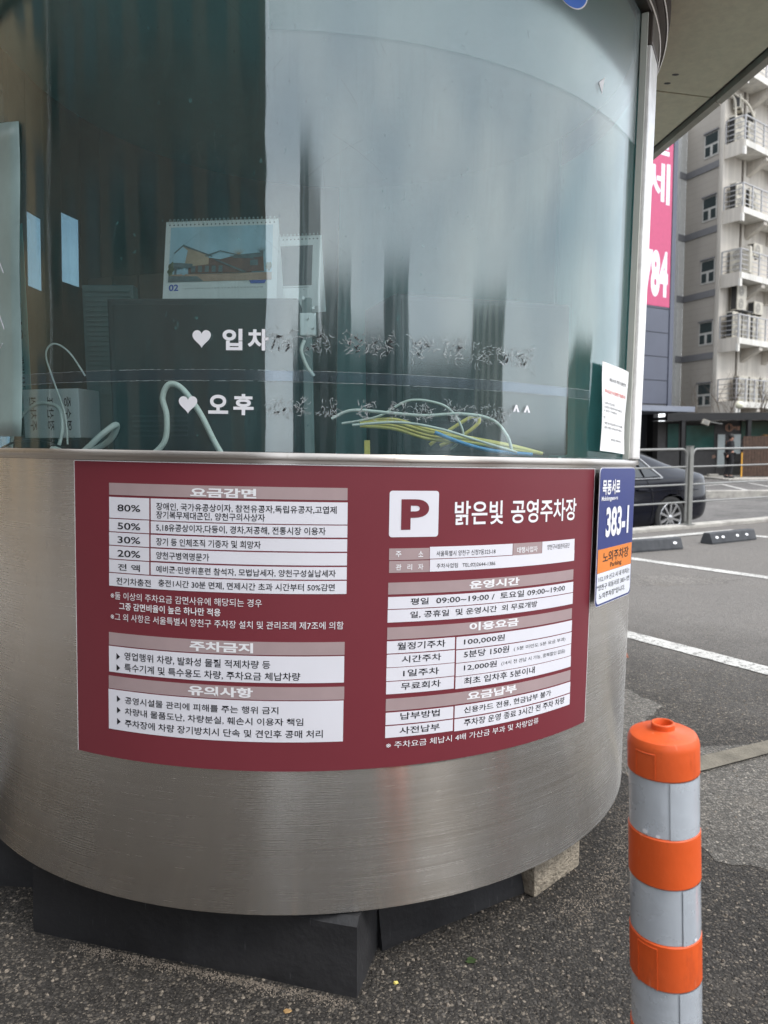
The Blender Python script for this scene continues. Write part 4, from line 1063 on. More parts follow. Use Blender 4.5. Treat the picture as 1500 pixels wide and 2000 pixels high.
def brick(name, cx_, cy, rz, L, W, H, label):
    bm = bmesh.new(); bmesh.ops.create_cube(bm, size=1.0)
    for v in bm.verts: v.co = Vector((v.co.x * L, v.co.y * W, (v.co.z + 0.5) * H))
    bmesh.ops.bevel(bm, geom=bm.edges[:], offset=0.008, segments=2, affect='EDGES', profile=0.7)
    bmesh.ops.subdivide_edges(bm, edges=bm.edges[:], cuts=3, use_grid_fill=True)
    for v in bm.verts:
        if v.co.z > 0.004: v.co += v.co.normalized() * 0.0035 * pnoise(v.co * 55)
    me = bpy.data.meshes.new(name); bm.to_mesh(me); bm.free(); me.materials.append(M['concrete'])
    me.polygons.foreach_set('use_smooth', [True] * len(me.polygons)); me.set_sharp_from_angle(angle=rad(40))
    o = bpy.data.objects.new(name, me); COL.objects.link(o); o.matrix_world = T(cx_, cy, 0, rz)
    return tag(o, label, 'block')
anb = atan2(0.132, 0.143); nb = Vector((-sin(anb), cos(anb))); db = Vector((cos(anb), sin(anb)))
cb = Vector((0.356, 1.647)) + db * 0.100 + nb * 0.05
brick('concrete_block', cb.x, cb.y, anb, 0.20, 0.10, 0.126, 'rough grey concrete block wedged under the right side of the booth')
# ------------------------------------------------------------------ delineator posts
def delineator(x, y, lean_x, rz, label):
    ax = Vector((lean_x, 0.0, 1)).normalized()
    Mx = Matrix.Translation((x, y, 0.005)) @ Vector((0, 0, 1)).rotation_difference(ax).to_matrix().to_4x4() @ Matrix.Rotation(rz, 4, 'Z')
    root = empty('delineator_post', Mx, label, 'bollard', 'orange delineator posts beside the booth')
    R0, R1 = 0.0395, 0.0425          # top, bottom
    rr = lambda z: R1 + (R0 - R1) * z / 0.77
    def seg(z0, z1, top=False):
        p = [(0, z0), (rr(z0) - 0.0012, z0), (rr(z0), z0 + 0.0015)]
        if top: p += [(rr(z1), z1 - 0.012), (rr(z1) - 0.0008, z1 - 0.007), (rr(z1) - 0.003, z1 - 0.0025), (rr(z1) - 0.0075, z1), (0.0145, z1 + 0.0025), (0.0132, z1 + 0.0035), (0.0130, z1 + 0.0095), (0.0122, z1 + 0.0105), (0.0106, z1 + 0.0105), (0.0098, z1 + 0.009), (0.0098, z1 - 0.030), (0, z1 - 0.030)]
        else: p += [(rr(z1), z1 - 0.0015), (rr(z1) - 0.0012, z1), (0, z1)]
        return p
    b = MB(); b.lathe(seg(0.717, 0.762, True), 64); b.build('cap', M['orange'], root, smooth=True, ang=30)
    bands = [(0.717, 0.650), (0.590, 0.523), (0.466, 0.399)]
    zs = [(0.650, 0.590), (0.523, 0.466), (0.399, 0.030)]
    for z1, z0 in zs:
        b = MB(); b.lathe(seg(z0 + 0.0003, z1 - 0.0003), 64); q = b.build('orange_ring', M['orange'], root, smooth=True, ang=30)
    rnd_ = random.Random(5)
    for k, (z1, z0) in enumerate(bands):
        # the sheet is wrapped round with an overlap that stands off as a small step
        n = 96; a_s = rad((-23, -4, -11)[k]); b = MB(); vs_ = []; fs = []; prof = [(z0 + 0.0003), z0 + 0.002] + [z0 + (z1 - z0) * j / 8 for j in range(1, 8)] + [z1 - 0.002, z1 - 0.0003]
        m = len(prof)
        for i in range(n + 1):
            a = a_s + 2 * pi * i / n * 1.0
            step = 0.0011 * (1 - i / n) ** 3
            for z in prof:
                wv = 0.0005 * math.exp(-((a - rad(-84) - 2 * pi) / 0.12) ** 2) * sin(z * 420) + 0.00025 * pnoise(Vector((cos(a) * 3, sin(a) * 3, z * 60)))
                r = rr(z) - 0.0016 + 0.0012 * (1 - i / n) + wv
                vs_.append((r * sin(a), -r * cos(a), z))
        for i in range(n):
            for j in range(m - 1):
                q = i * m + j; fs.append((q, q + m, q + m + 1, q + 1))
        b.add(vs_, fs)
        b.lathe([(0, z0 + 0.0003), (rr(z0) - 0.003, z0 + 0.0003), (rr(z0) - 0.003, z1 - 0.0003), (0, z1 - 0.0003)], 32)
        b.build('reflective_band', M['reflective'], root, smooth=True, ang=35)
    # raised outline frames and a mould seam on the orange rings
    for z0, z1 in ((0.719, 0.748), (0.4665, 0.517)):
        b = MB(); aa, ab = -80, -46
        ring = [(aa, z0), (aa, z1), (ab, z1), (ab, z0)]
        for (a0, q0), (a1, q1) in zip(ring[:-1], ring[1:]):
            n = 10
            pts = [Vector(((rr(q0) + 0.00005) * sin(rad(a0 + (a1 - a0) * t / n)), -(rr(q0) + 0.00005) * cos(rad(a0 + (a1 - a0) * t / n)), q0 + (q1 - q0) * t / n)) for t in range(n + 1)]
            b.tube(pts, 0.0008, 5)
        b.build('moulded_frame', M['orange'], root, smooth=True)
    for (a, z, s_) in ((-63, 0.6555, 0.0034), (-42, 0.6535, 0.0026), (20, 0.5275, 0.0024)):
        pts = []
        for k in range(10):
            t = 2 * pi * k / 10; pts.append(((rr(z) + 0.0006) * sin(rad(a) + s_ * cos(t) / rr(z)), -(rr(z) + 0.0006) * cos(rad(a) + s_ * cos(t) / rr(z)), z + s_ * 0.8 * sin(t)))
        MB().add(pts, [tuple(range(10))]).build('white_chip', M['white_ink'], root, fixn=False)
    b = MB(); b.lathe([(0, 0), (0.10, 0), (0.10, 0.012), (0.085, 0.022), (0.050, 0.029), (0, 0.029)], 48); b.build('base_plate', M['orange'], root, smooth=True, ang=30)
    return root
delineator(0.3495, 0.806, -0.0365, rad(12), 'orange and silver banded delineator post in front of the booth, at lower right')
delineator(1.30, 0.98, 0.01, rad(100), 'orange and silver delineator post standing further right, outside the photo')

# ------------------------------------------------------------------ things inside the booth
def cabinet(x0, y0, rz, wd, dp, z0, z1, label, mat, name='dark_cabinet', cat='cabinet'):
    root = empty(name, T(x0, y0, z0, rz), label, cat)
    h = z1 - z0
    MB().box((0, 0, 0), (wd, dp, h)).build('casing', mat, root, bevel=0.006)
    MB().box((0.015, -0.004, 0.015), (wd - 0.015, -0.001, h - 0.015)).build('front_panel', M['black'], root, bevel=0.001)
    for k in range(5): MB().box((0.05, -0.007, 0.06 + k * 0.012), (wd * 0.4, -0.005, 0.064 + k * 0.012)).build('vent_slot', mat, root)
    return root
cabinet(-0.655, 1.745, rad(2), 0.455, 0.26, 1.067, 1.455, 'dark box inside the booth carrying the two desk calendars', M['cabinet'])
cabinet(0.035, 1.86, rad(20), 0.52, 0.25, 1.067, 1.485, 'dark flat cabinet inside the booth behind the scraped lettering', M['cabinet'])

def calendar(x, y, rz, wd, ht, label, kind):
    root = empty('desk_calendar', T(x, y, 1.457, rz), label, 'calendar', 'desk calendars in the booth window')
    tl = rad(13); d = ht * sin(tl); zt = ht * cos(tl)
    Mf = Matrix.Rotation(-tl, 4, 'X')
    f = MB(); f.box((-wd / 2, 0, 0), (wd / 2, 0.0015, ht), Mf); page = f.build('front_page', M['paper'], root)
    f = MB(); Mb_ = Matrix.Translation((0, 2 * d, 0)) @ Matrix.Rotation(tl, 4, 'X'); f.box((-wd / 2, 0, 0), (wd / 2, 0.0015, ht), Mb_); f.build('back_board', M['paper'], root)
    b = MB(); n = int(wd / 0.0105)
    for k in range(n):
        xx = -wd / 2 + 0.010 + k * (wd - 0.02) / (n - 1)
        b.tube([(xx + 0.0012 * cos(t), d + 0.006 * sin(t) , zt + 0.0 + 0.0055 * cos(t)) for t in [2 * pi * j / 10 for j in range(11)]], 0.0007, 4, cap=False)
    tag(b.build('ring_binding', M['cable_white'], root), kind='stuff')
    b = MB()
    for k in range(n):
        xx = -wd / 2 + 0.010 + k * (wd - 0.02) / (n - 1)
        b.add([Mf @ Vector((xx + sx * 0.0016, -0.0008, ht - 0.0095 + sz * 0.0016)) for sx, sz in ((-1, -1), (1, -1), (1, 1), (-1, 1))], [(0, 1, 2, 3)])
    tag(b.build('punch_holes', M['cabinet'], page, fixn=False), kind='stuff')
    def flat(poly, mat, name, lay, par):
        b = MB(); b.add([Mf @ Vector((u * wd - wd / 2, -0.0007 * lay, v * ht)) for u, v in poly], [tuple(range(len(poly)))]); return b.build(name, mat, par, fixn=False)
    if kind == 'photo':
        pic = flat([(0.045, 0.235), (0.955, 0.235), (0.955, 0.925), (0.045, 0.925)], M['photo_sky'], 'printed_photo', 1, page)
        P = lambda poly, m, l: flat(poly, M[m], 'photo_print', l, page)
        P([(0.045, 0.235), (0.955, 0.235), (0.955, 0.33), (0.045, 0.33)], 'photo_pave', 2)
        P([(0.045, 0.235), (0.36, 0.235), (0.30, 0.30), (0.045, 0.31)], 'photo_grey', 3)
        rr = random.Random(3)
        for cx_, cy, q in ((0.075, 0.42, 0.05), (0.06, 0.36, 0.04), (0.93, 0.40, 0.04)):
            P([(cx_ + q * rr.uniform(.6, 1.1) * cos(t) * 0.7, cy + q * 1.4 * rr.uniform(.7, 1.1) * sin(t)) for t in [2 * pi * k / 12 for k in range(12)]], 'photo_green', 3)
        P([(0.22, 0.33), (0.78, 0.33), (0.78, 0.50), (0.52, 0.55), (0.22, 0.48)], 'photo_brick', 4)
        P([(0.10, 0.45), (0.10, 0.60), (0.17, 0.68), (0.40, 0.55), (0.40, 0.44), (0.22, 0.42)], 'photo_tan', 5)
        P([(0.09, 0.46), (0.10, 0.60), (0.165, 0.67), (0.21, 0.62), (0.19, 0.46)], 'photo_sky', 6)
        P([(0.085, 0.59), (0.17, 0.695), (0.43, 0.545), (0.43, 0.53), (0.17, 0.672), (0.095, 0.58)], 'photo_grey', 7)
        P([(0.09, 0.40), (0.26, 0.40), (0.26, 0.45), (0.09, 0.47)], 'photo_grey', 7)
        P([(0.10, 0.32), (0.12, 0.32), (0.12, 0.42), (0.10, 0.42)], 'photo_grey', 7); P([(0.17, 0.31), (0.195, 0.31), (0.20, 0.41), (0.18, 0.41)], 'photo_sky', 7)
        P([(0.38, 0.53), (0.52, 0.60), (0.62, 0.54), (0.50, 0.50)], 'photo_sky', 5)
        P([(0.36, 0.545), (0.50, 0.61), (0.80, 0.50), (0.80, 0.485), (0.50, 0.595), (0.38, 0.535)], 'photo_grey', 7)
        P([(0.58, 0.545), (0.88, 0.575), (0.88, 0.50), (0.62, 0.51)], 'photo_grey', 5)
        P([(0.74, 0.34), (0.89, 0.34), (0.88, 0.52), (0.74, 0.50)], 'photo_brick', 6)
        P([(0.765, 0.41), (0.835, 0.41), (0.835, 0.48), (0.765, 0.48)], 'photo_grey', 7)
        P([(0.44, 0.50), (0.46, 0.50), (0.74, 0.335), (0.71, 0.325)], 'photo_grey', 8)
        for k in range(5): P([(0.25 + k * 0.06, 0.34), (0.285 + k * 0.06, 0.34), (0.285 + k * 0.06, 0.42), (0.25 + k * 0.06, 0.42)], 'photo_grey', 7)
        for cx_, cy in ((0.66, 0.60), (0.86, 0.62)):
            for k in range(9):
                t = rad(20 + k * 18); P([(cx_, cy - 0.05), (cx_ + 0.006, cy - 0.05), (cx_ + 0.07 * cos(t), cy + 0.05 * sin(t))], 'photo_grey' if cx_ > .7 else 'photo_tan', 4)
        V, F = text_fit('02', 0.024, 0.017, 0.03); b = MB(); b.add([Mf @ Vector((-wd / 2 + 0.095 * wd + x, -0.001, 0.165 * ht + y)) for x, y in V], F); b.build('lettering', M['print_blue'], page, fixn=False)
        V, F = text_fit('1 2 3 4 5 6 7 8 9 10 11 12 13 14 15 16 17 18 19 20 21 22 23 24 25 26 27 28', 0.70 * wd, 0.0034, 0.0); b = MB(); b.add([Mf @ Vector((0.03 * wd + x, -0.001, 0.150 * ht + y)) for x, y in V], F); b.build('lettering', M['photo_grey'], page, fixn=False)
        flat([(0.76, 0.235), (0.775, 0.195), (0.895, 0.195), (0.91, 0.235)], M['print_blue'], 'printed_tab', 2, page)
    else:
        flat([(0.10, 0.29), (0.86, 0.29), (0.86, 0.86), (0.10, 0.86)], M['cabinet'], 'printed_photo', 1, page)
        flat([(0.05, 0.262), (0.82, 0.262), (0.82, 0.268), (0.05, 0.268)], M['photo_grey'], 'printed_rule', 1, page)
        flat([(0.72, 0.225), (0.735, 0.225), (0.735, 0.235), (0.72, 0.235)], M['ink'], 'printed_dot', 1, page)
    return root
calendar(-0.3975, 1.790, rad(-4), 0.283, 0.208, 'open desk calendar with a building photo and the number 02, inside the booth window', 'photo')
calendar(-0.235, 1.880, rad(-7), 0.150, 0.192, 'smaller desk calendar with a dark picture, right behind the one marked 02', 'dark')

def cable(pts, r, mat, label, sub=8, name='cable'):
    P = [Vector(p) for p in pts]; out = []
    for i in range(len(P) - 1):
        p0 = P[max(i - 1, 0)]; p1 = P[i]; p2 = P[i + 1]; p3 = P[min(i + 2, len(P) - 1)]
        for k in range(sub):
            t = k / sub
            out.append(0.5 * ((2 * p1) + (p2 - p0) * t + (2 * p0 - 5 * p1 + 4 * p2 - p3) * t * t + (3 * p1 - p0 - 3 * p2 + p3) * t ** 3))
    out.append(P[-1])
    return MB().tube(out, r, 8).build(name, mat, smooth=True, ang=60, label=label, cat='cable')
Y = 1.52
cable([(-0.56, Y, 1.078), (-0.535, Y, 1.086), (-0.50, Y, 1.080), (-0.462, Y, 1.112), (-0.455, Y, 1.165), (-0.462, Y, 1.205), (-0.447, Y, 1.232), (-0.420, Y, 1.222), (-0.385, Y, 1.172), (-0.358, Y, 1.115), (-0.338, Y, 1.078)], 0.0062, M['cable_white'], 'thick white cable arching up in a tall loop behind the heart letters')
cable([(-0.78, 1.72, 1.075), (-0.72, 1.70, 1.085), (-0.66, 1.70, 1.135), (-0.635, 1.72, 1.155), (-0.66, 1.74, 1.120), (-0.72, 1.75, 1.090), (-0.79, 1.74, 1.080)], 0.0075, M['cable_white'], 'pale thick cable bent into a flat loop at the lower left of the window')
cable([(-0.80, 1.69, 1.076), (-0.765, 1.69, 1.10), (-0.755, 1.70, 1.16), (-0.775, 1.72, 1.20), (-0.83, 1.73, 1.205), (-0.88, 1.73, 1.16), (-0.89, 1.72, 1.10)], 0.0045, M['cable_white'], 'thin pale cord rising beside the papers at the lower left of the window')
cable([(-0.745, 1.70, 1.11), (-0.748, 1.70, 1.18), (-0.775, 1.71, 1.26), (-0.79, 1.71, 1.32), (-0.77, 1.71, 1.345), (-0.735, 1.71, 1.325), (-0.70, 1.71, 1.27)], 0.0022, M['cable_white'], 'thin grey wire looping up in front of the grey vent panel')
cable([(-0.90, 1.66, 1.09), (-0.85, 1.655, 1.115), (-0.79, 1.65, 1.118), (-0.73, 1.66, 1.10), (-0.69, 1.665, 1.085)], 0.0025, M['black'], 'thin black cable lying over the white bundle at the lower left')
b = MB(); root = empty('cable_bundle', T(-0.83, 1.70, 1.067), 'crumpled bundle of pale cables and cloth at the lower left of the window', 'cable')
rr = random.Random(9)
for k in range(7):
    p0 = Vector((rr.uniform(-0.05, 0.12), rr.uniform(-0.02, 0.03), 0.012)); pts = [p0]
    for j in range(6): pts.append(pts[-1] + Vector((rr.uniform(-0.035, 0.035), rr.uniform(-0.012, 0.012), rr.uniform(-0.008, 0.012))))
    pts = [Vector((p.x, p.y, max(0.008, p.z))) for p in pts]
    MB().tube(pts, 0.0065, 8).build('cable_strand', M['cable_white'], root, smooth=True, ang=60)
X = lambda px, z, y=1.60: ((px - 750) / 1400 * y, y, z)
cable([X(650, 1.16), X(690, 1.178), X(760, 1.172), X(830, 1.165), X(900, 1.168), X(960, 1.155), X(990, 1.120), X(1000, 1.085)], 0.0035, M['cable_white'], 'white network cable running level to the right, uppermost in the window')
cable([X(670, 1.15, 1.63), X(740, 1.165, 1.63), X(800, 1.200, 1.63), X(860, 1.192, 1.63), X(890, 1.165, 1.63), X(905, 1.12, 1.63), X(880, 1.09, 1.63)], 0.0028, M['cable_white'], 'thin white cable arching highest above the yellow cables')
cable([X(690, 1.145, 1.58), X(780, 1.150, 1.58), X(860, 1.135, 1.58), X(930, 1.110, 1.58), X(1010, 1.082, 1.58)], 0.0028, M['cable_white'], 'thin white cable slanting down beside the yellow cables')
for k, (dz, dy) in enumerate(((0.0, 0.0), (-0.008, 0.012), (-0.015, 0.0), (0.007, 0.02))):
    cable([X(705, 1.150 + dz * .4, 1.62 + dy), X(770, 1.152 + dz, 1.62 + dy), X(840, 1.128 + dz, 1.62 + dy), X(920, 1.112 + dz * .5, 1.62 + dy), X(1000, 1.094 + dz * .4, 1.62 + dy), X(1060, 1.078, 1.62 + dy)], 0.0036, M['cable_yellow'], ('yellow network cable nearest the glass in the bundle', 'second yellow cable of the bundle, just behind the first', 'lowest yellow cable in the bundle behind the glass', 'topmost yellow cable in the bundle behind the glass')[k])
cable([X(860, 1.098, 1.66), X(900, 1.118, 1.66), X(935, 1.150, 1.66), X(925, 1.165, 1.67), X(880, 1.135, 1.67), X(840, 1.100, 1.67)], 0.0042, M['cable_yellow'], 'yellow cable coiled back on itself above the blue cable')
cable([X(850, 1.128, 1.61), X(900, 1.105, 1.61), X(960, 1.086, 1.61), X(1040, 1.076, 1.61)], 0.0045, M['cable_blue'], 'blue cable running under the yellow ones to the right')
# metal bracket column, lanyard strap
root = empty('metal_upright', T(-0.176, 1.72, 1.067), 'slim silver metal upright with a cable clip behind the window lettering', 'upright')
MB().box((-0.012, 0, 0), (0.010, 0.02, 0.38)).build('channel', M['vent_grey'], root, bevel=0.002)
MB().box((-0.020, -0.005, 0.29), (0.022, 0.018, 0.345)).build('clip', M['chrome'], root, bevel=0.004)
for k in range(4): MB().lathe([(0, 0), (0.004, 0), (0.004, 0.006), (0, 0.006)], 8, M=Matrix.Translation((rr.uniform(-.012, .02), -0.008, 0.31 + k * 0.022)) @ Matrix.Rotation(pi / 2, 4, 'X')).build('screw', M['chrome'], root)
cable([(-0.182, 1.70, 1.345), (-0.188, 1.69, 1.32), (-0.176, 1.69, 1.285), (-0.160, 1.69, 1.262)], 0.0045, M['cable_white'], 'short white cable end hanging at the metal upright')
MB().box((0.0, 0, 0), (0.013, 0.004, 0.045)).build('yellow_tag', M['cable_yellow'], label='small yellow tag standing on the counter below the yellow cables', cat='tag').matrix_world = T(-0.043, 1.62, 1.067)
# papers, poster, vent panel on the left
root, LP_ = on_booth('wall_poster', -50, 1.10, 'large pale teal sheet stuck on the glass at the far left edge', 'poster')
b = MB(); vs_ = []
for j in range(19):
    for i in range(13):
        u, v = i / 12, j / 18
        vs_.append(LP_ @ cp(-66 + (31.4 - 0.8 * (1 - v) + 0.25 * sin(9 * v)) * u, 1.098 + (0.70 - 0.11 * max(0, u - 0.55)) * v, GR + 0.0025 + 0.0015 * sin(4 * v + 3 * u)))
b.add(vs_, [(j * 13 + i, j * 13 + i + 1, j * 13 + i + 14, j * 13 + i + 13) for j in range(18) for i in range(12)])
o = b.build('poster_sheet', M['pale_film'], root, smooth=True, fixn=False)
md = o.modifiers.new('thickness', 'SOLIDIFY'); md.thickness = 0.001
for k, (x0, z0, x1, z1) in enumerate(((-52, 1.76, -38.8, 1.45), (-52, 1.66, -38.9, 1.33), (-50, 1.20, -39.5, 1.30))):
    MB().tube([LP_ @ cp(x0 + (x1 - x0) * t / 8, z0 + (z1 - z0) * t / 8, GR + 0.005) for t in range(9)], 0.0011, 4).build('drawn_line', M['cell'], root)
root = empty('box_file', T(-0.925, 1.86, 1.067, rad(-8)), 'white paper-covered box with handwriting at the lower left inside the booth', 'box')
MB().box((0, 0, 0.06), (0.155, 0.10, 0.185)).build('box_body', M['paper'], root, bevel=0.003)
MB().box((-0.01, -0.004, 0), (0.17, 0.11, 0.058)).build('lower_tray', M['cabinet'], root, bevel=0.003)
for k, s in enumerate(('주차권', '정산표', '영수증')):
    V, F = text_fit(s, 0.085, 0.018, 0.01); b = MB(); b.add([(0.028 + k * 0.048 + y, -0.0008, 0.122 + x) for x, y in V], F); b.build('lettering', M['ink'], root, fixn=False)
root = empty('long_notice', T(-1.02, 2.02, 1.20, rad(-35)), 'tall narrow strip of paper with writing hanging at the left inside the booth', 'notice')
MB().box((0, 0, 0), (0.075, 0.001, 0.50)).build('paper_strip', M['interior_pale'], root)
for k, s in enumerate(('12', '월정기 안내', '관리사무소')):
    L = (0.05, 0.15, 0.13)[k]; V, F = text_fit(s, L, 0.022, 0.01); b = MB(); b.add([(0.038 + y, -0.0008, (0.22, 0.36, 0.09)[k] - x) for x, y in V], F); b.build('lettering', M['ink'], root, fixn=False)
root = empty('vent_panel', T(-0.915, 2.24, 1.067, rad(3)), 'pale ribbed vent panel standing inside the booth left of the dark box', 'panel')
MB().box((0, 0, 0), (0.155, 0.05, 0.53)).build('casing', M['vent_grey'], root, bevel=0.004)
for k in range(34):
    MB().box((0.010, -0.004, 0.02 + k * 0.0148), (0.145, 0.0, 0.029 + k * 0.0148)).build('slat', M['vent_grey'], root)
root = empty('wall_cupboard', T(-1.02, 2.55, 1.067, rad(-14)), 'brown door panels on the inner wall of the booth at the left', 'cupboard')
for k in range(3): MB().box((0.10 * k, 0, 0), (0.10 * k + 0.093, 0.03, 0.62)).build('door_panel', M['interior_dark'], root, bevel=0.004)
# ------------------------------------------------------------------ far buildings
def frame2(o, ux, uy):
    m = Matrix.Identity(4); m[0][0], m[1][0] = ux[0], ux[1]; m[0][1], m[1][1] = uy[0], uy[1]; m[0][3], m[1][3] = o[0], o[1]; m[2][3] = o[2]; return m
C2 = Vector((16.35, 35.5)); FR = Vector((0.797, 0.603)); SD = Vector((-0.405, 0.914)); BD = Vector((-0.603, 0.797))
C1 = C2 + SD * 2.27
ZG = -0.35
A = empty('apartment_block', T(C2.x, C2.y, ZG), 'grey and white multi-storey block with stacked balconies full of outdoor units', 'building')
def toA(b): return b.xf(Matrix.Translation((-C2.x, -C2.y, -ZG)))
def wall_poly(pts, z0, z1, mat, name, parent):
    b = MB(); n = len(pts)
    b.add([(p[0], p[1], z0) for p in pts] + [(p[0], p[1], z1) for p in pts], [tuple(range(n)), tuple(range(n, 2 * n))] + [(i, (i + 1) % n, n + (i + 1) % n, n + i) for i in range(n)])
    return toA(b).build(name, mat, parent)
zr = 17.35
f5 = C2 + FR * 1.05
side = wall_poly([C2, C1, C1 + FR * 9, C2 + FR * 9], ZG, zr, M['clad_grey'], 'side_wall', A)
# front skin: white render, thicker than the grey core, reaches higher
wall_poly([C2 - BD * 0.02 + FR * -0.10, C2 - BD * 0.02 + FR * 14, C2 + BD * 0.25 + FR * 14, C2 + BD * 0.25 + FR * 0.02, C2 + SD * 0.12 - FR * 0.10], ZG, 26.0, M['clad_white'], 'front_wall', A)
pc = C1 - FR * 0.52
wall_poly([C1 - FR * 0.005, pc, pc + SD * 0.6, C1 + SD * 0.6], ZG, 16.9, M['strip_pale'], 'corner_pilaster', A)
# blue-grey gutter along the top of the side wall
e0, e1 = C2 + SD * 0.16 - FR * 0.12, C1 - FR * 0.12 + SD * 0.3
wall_poly([e0, e1, e1 + FR * 0.3, e0 + FR * 0.3], zr - 0.12, zr + 0.35, M['band'], 'gutter', A)
for z in (14.42, 11.40, 8.37, 5.35, 2.35):
    p, q = C2 + SD * 0.13 - FR * 0.045, C1 - FR * 0.045
    wall_poly([p, q, q + FR * 0.06, p + FR * 0.06], z - 0.16, z + 0.16, M['band'], 'floor_band', side)
    p, q = C1 - FR * 0.57 - SD * 0.03, C1 + FR * 0.0 - SD * 0.03
    wall_poly([p, q, q + SD * 0.05, p + SD * 0.05], z - 0.16, z + 0.16, M['band'], 'floor_band', side)
def bar(p0, p1, z0, z1, th, mat, name, parent, off=0.0, nrm=None):
    nrm = nrm or FR
    a_ = p0 - nrm * (off + th); b_ = p1 - nrm * (off + th)
    return wall_poly([a_, b_, b_ + nrm * th, a_ + nrm * th], z0, z1, mat, name, parent)
for k, zc in enumerate((15.45, 12.45, 9.45, 6.47, 3.46)):
    s0, s1 = 0.38, 1.10
    P = lambda s_: C2 + SD * s_
    h = 0.50
    fr_ = bar(P(s0 - 0.07), P(s1 + 0.07), zc - h - 0.08, zc + h + 0.08, 0.03, M['win_frame'], 'window', side)
    bar(P(s0), P(s1), zc + 0.04, zc + h, 0.015, M['win_dark'], 'pane', fr_, 0.032)
    m_ = (s0 + s1) / 2
    bar(P(s0), P(m_ - 0.08), zc - h, zc - 0.07, 0.015, M['win_dark'], 'pane', fr_, 0.032)
    bar(P(m_ + 0.08), P(s1), zc - h, zc - 0.07, 0.015, M['win_dark'], 'pane', fr_, 0.032)
    bar(P(s0 - 0.05), P(s1 + 0.1), zc + h + 0.06, zc + h + 0.12, 0.09, M['band'], 'hood', fr_, 0.032)
# balconies
BF = Matrix.Translation((0, 0, 0))
def balc_mat(z): return frame2((C2.x, C2.y, z), FR, (-BD.x, -BD.y))      # x along front, y outwards (towards the camera)
def bbox(b, x0, y0, z0, x1, y1, z1, Mz): b.box((x0, y0, z0), (x1, y1, z1), Mz)
units = []
for k, z in enumerate((3.05, 6.06, 9.10, 12.09, 15.10, 18.25)):
    Mz = balc_mat(z)
    def bb(name, mat, par, *v, bev=0.0):
        b = MB(); bbox(b, *v, Mz); return toA(b).build(name, mat, par, bevel=bev)
    bal = bb('balcony_slab', M['fascia_white'], A, 0.02, 0.03, -0.28, 8.0, 1.02, 0.0)
    bb('side_panel', M['clad_white'], bal, -0.04, 0.03, -0.62, 0.02, 0.96, 0.02)
    bb('end_block', M['fascia_white'], bal, -0.045, 0.90, -0.66, 0.14, 1.00, -0.285)
    for x in (2.15, 4.4): 
        b = MB(); b.add([Mz @ Vector(p) for p in ((x, 0.03, -0.95), (x + 0.35, 0.03, -0.95), (x + 0.35, 0.03, -0.285), (x, 0.03, -0.285), (x, 0.95, -0.45), (x + 0.35, 0.95, -0.45), (x + 0.35, 0.95, -0.285), (x, 0.95, -0.285))], [(0, 1, 2, 3), (4, 7, 6, 5), (0, 4, 5, 1), (1, 5, 6, 2), (2, 6, 7, 3), (3, 7, 4, 0)])
        toA(b).build('bracket', M['clad_white'], bal)
    rail = bb('railing', M['rail'], A, 0.0, 0.93, 1.06, 8.0, 0.99, 1.11)
    for j in range(4): bb('bar', M['rail'], rail, 0.0, 0.95, 0.16 + j * 0.22, 8.0, 0.975, 0.19 + j * 0.22)
    bb('bar', M['rail'], rail, 0.0, 0.03, 1.06, 0.06, 0.93, 1.11)
    for j in range(4): bb('bar', M['rail'], rail, 0.015, 0.03, 0.16 + j * 0.22, 0.045, 0.93, 0.19 + j * 0.22)
    for x in (0.0, 0.9, 1.8, 2.7, 3.6): bb('post', M['rail'], rail, x, 0.925, 0.0, x + 0.06, 0.985, 1.06)
    bb('post', M['rail'], rail, 0.0, 0.03, 0.0, 0.05, 0.08, 1.06)
# recess and drain pipe on the front
b = MB(); b.box((1.66, 0.021, 0.05), (1.72, 0.05, 25), frame2((C2.x, C2.y, ZG), FR, (-BD.x, -BD.y))); toA(b).build('drain_pipe', M['dark_steel'], A)
b = MB(); b.box((1.76, 0.021, 0.05), (1.90, 0.10, 25), frame2((C2.x, C2.y, ZG), FR, (-BD.x, -BD.y))); toA(b).build('pilaster', M['clad_white'], A)
# outdoor units
def unit(two=True):
    root = empty('outdoor_unit', Matrix.Identity(4))
    W, D, H = 0.90, 0.34, (1.30 if two else 0.66)
    MB().box((-W / 2, 0, 0.05), (W / 2, D, H)).build('casing', M['ac'], root, bevel=0.02)
    MB().box((-W / 2 - 0.012, 0.05, 0.10), (-W / 2 - 0.002, D - 0.03, H - 0.06)).build('coil', M['ac_coil'], root)
    for fx in (-0.3, 0.3): MB().box((fx - 0.03, 0.02, 0.0), (fx + 0.03, D - 0.02, 0.05)).build('foot', M['black'], root)
    for z in ((0.37, 0.97) if two else (0.36,)):
        Mf = Matrix.Translation((-0.10, -0.003, z)) @ Matrix.Rotation(pi / 2, 4, 'X')
        b = MB(); b.lathe([(0, 0), (0.25, 0), (0.25, 0.006), (0, 0.006)], 24, M=Mf); gr_ = b.build('fan_grille', M['ac_grille'], root)
        b = MB(); b.lathe([(0, 0.007), (0.06, 0.007), (0.05, 0.016), (0, 0.018)], 12, M=Mf); b.build('fan_hub', M['ac'], gr_)
        for r in (0.12, 0.18, 0.245):
            b = MB(); b.lathe([(r - 0.008, 0.007), (r + 0.008, 0.007), (r + 0.008, 0.011), (r - 0.008, 0.011)], 20, close=True, M=Mf); b.build('guard_ring', M['ac'], gr_)
    return root
u2, u1 = unit(True), unit(False)
fl = ['lowest', 'second lowest', 'third', 'fourth', 'fifth', 'top']
ufirst = {True: u2, False: u1}; uused = {True: False, False: False}
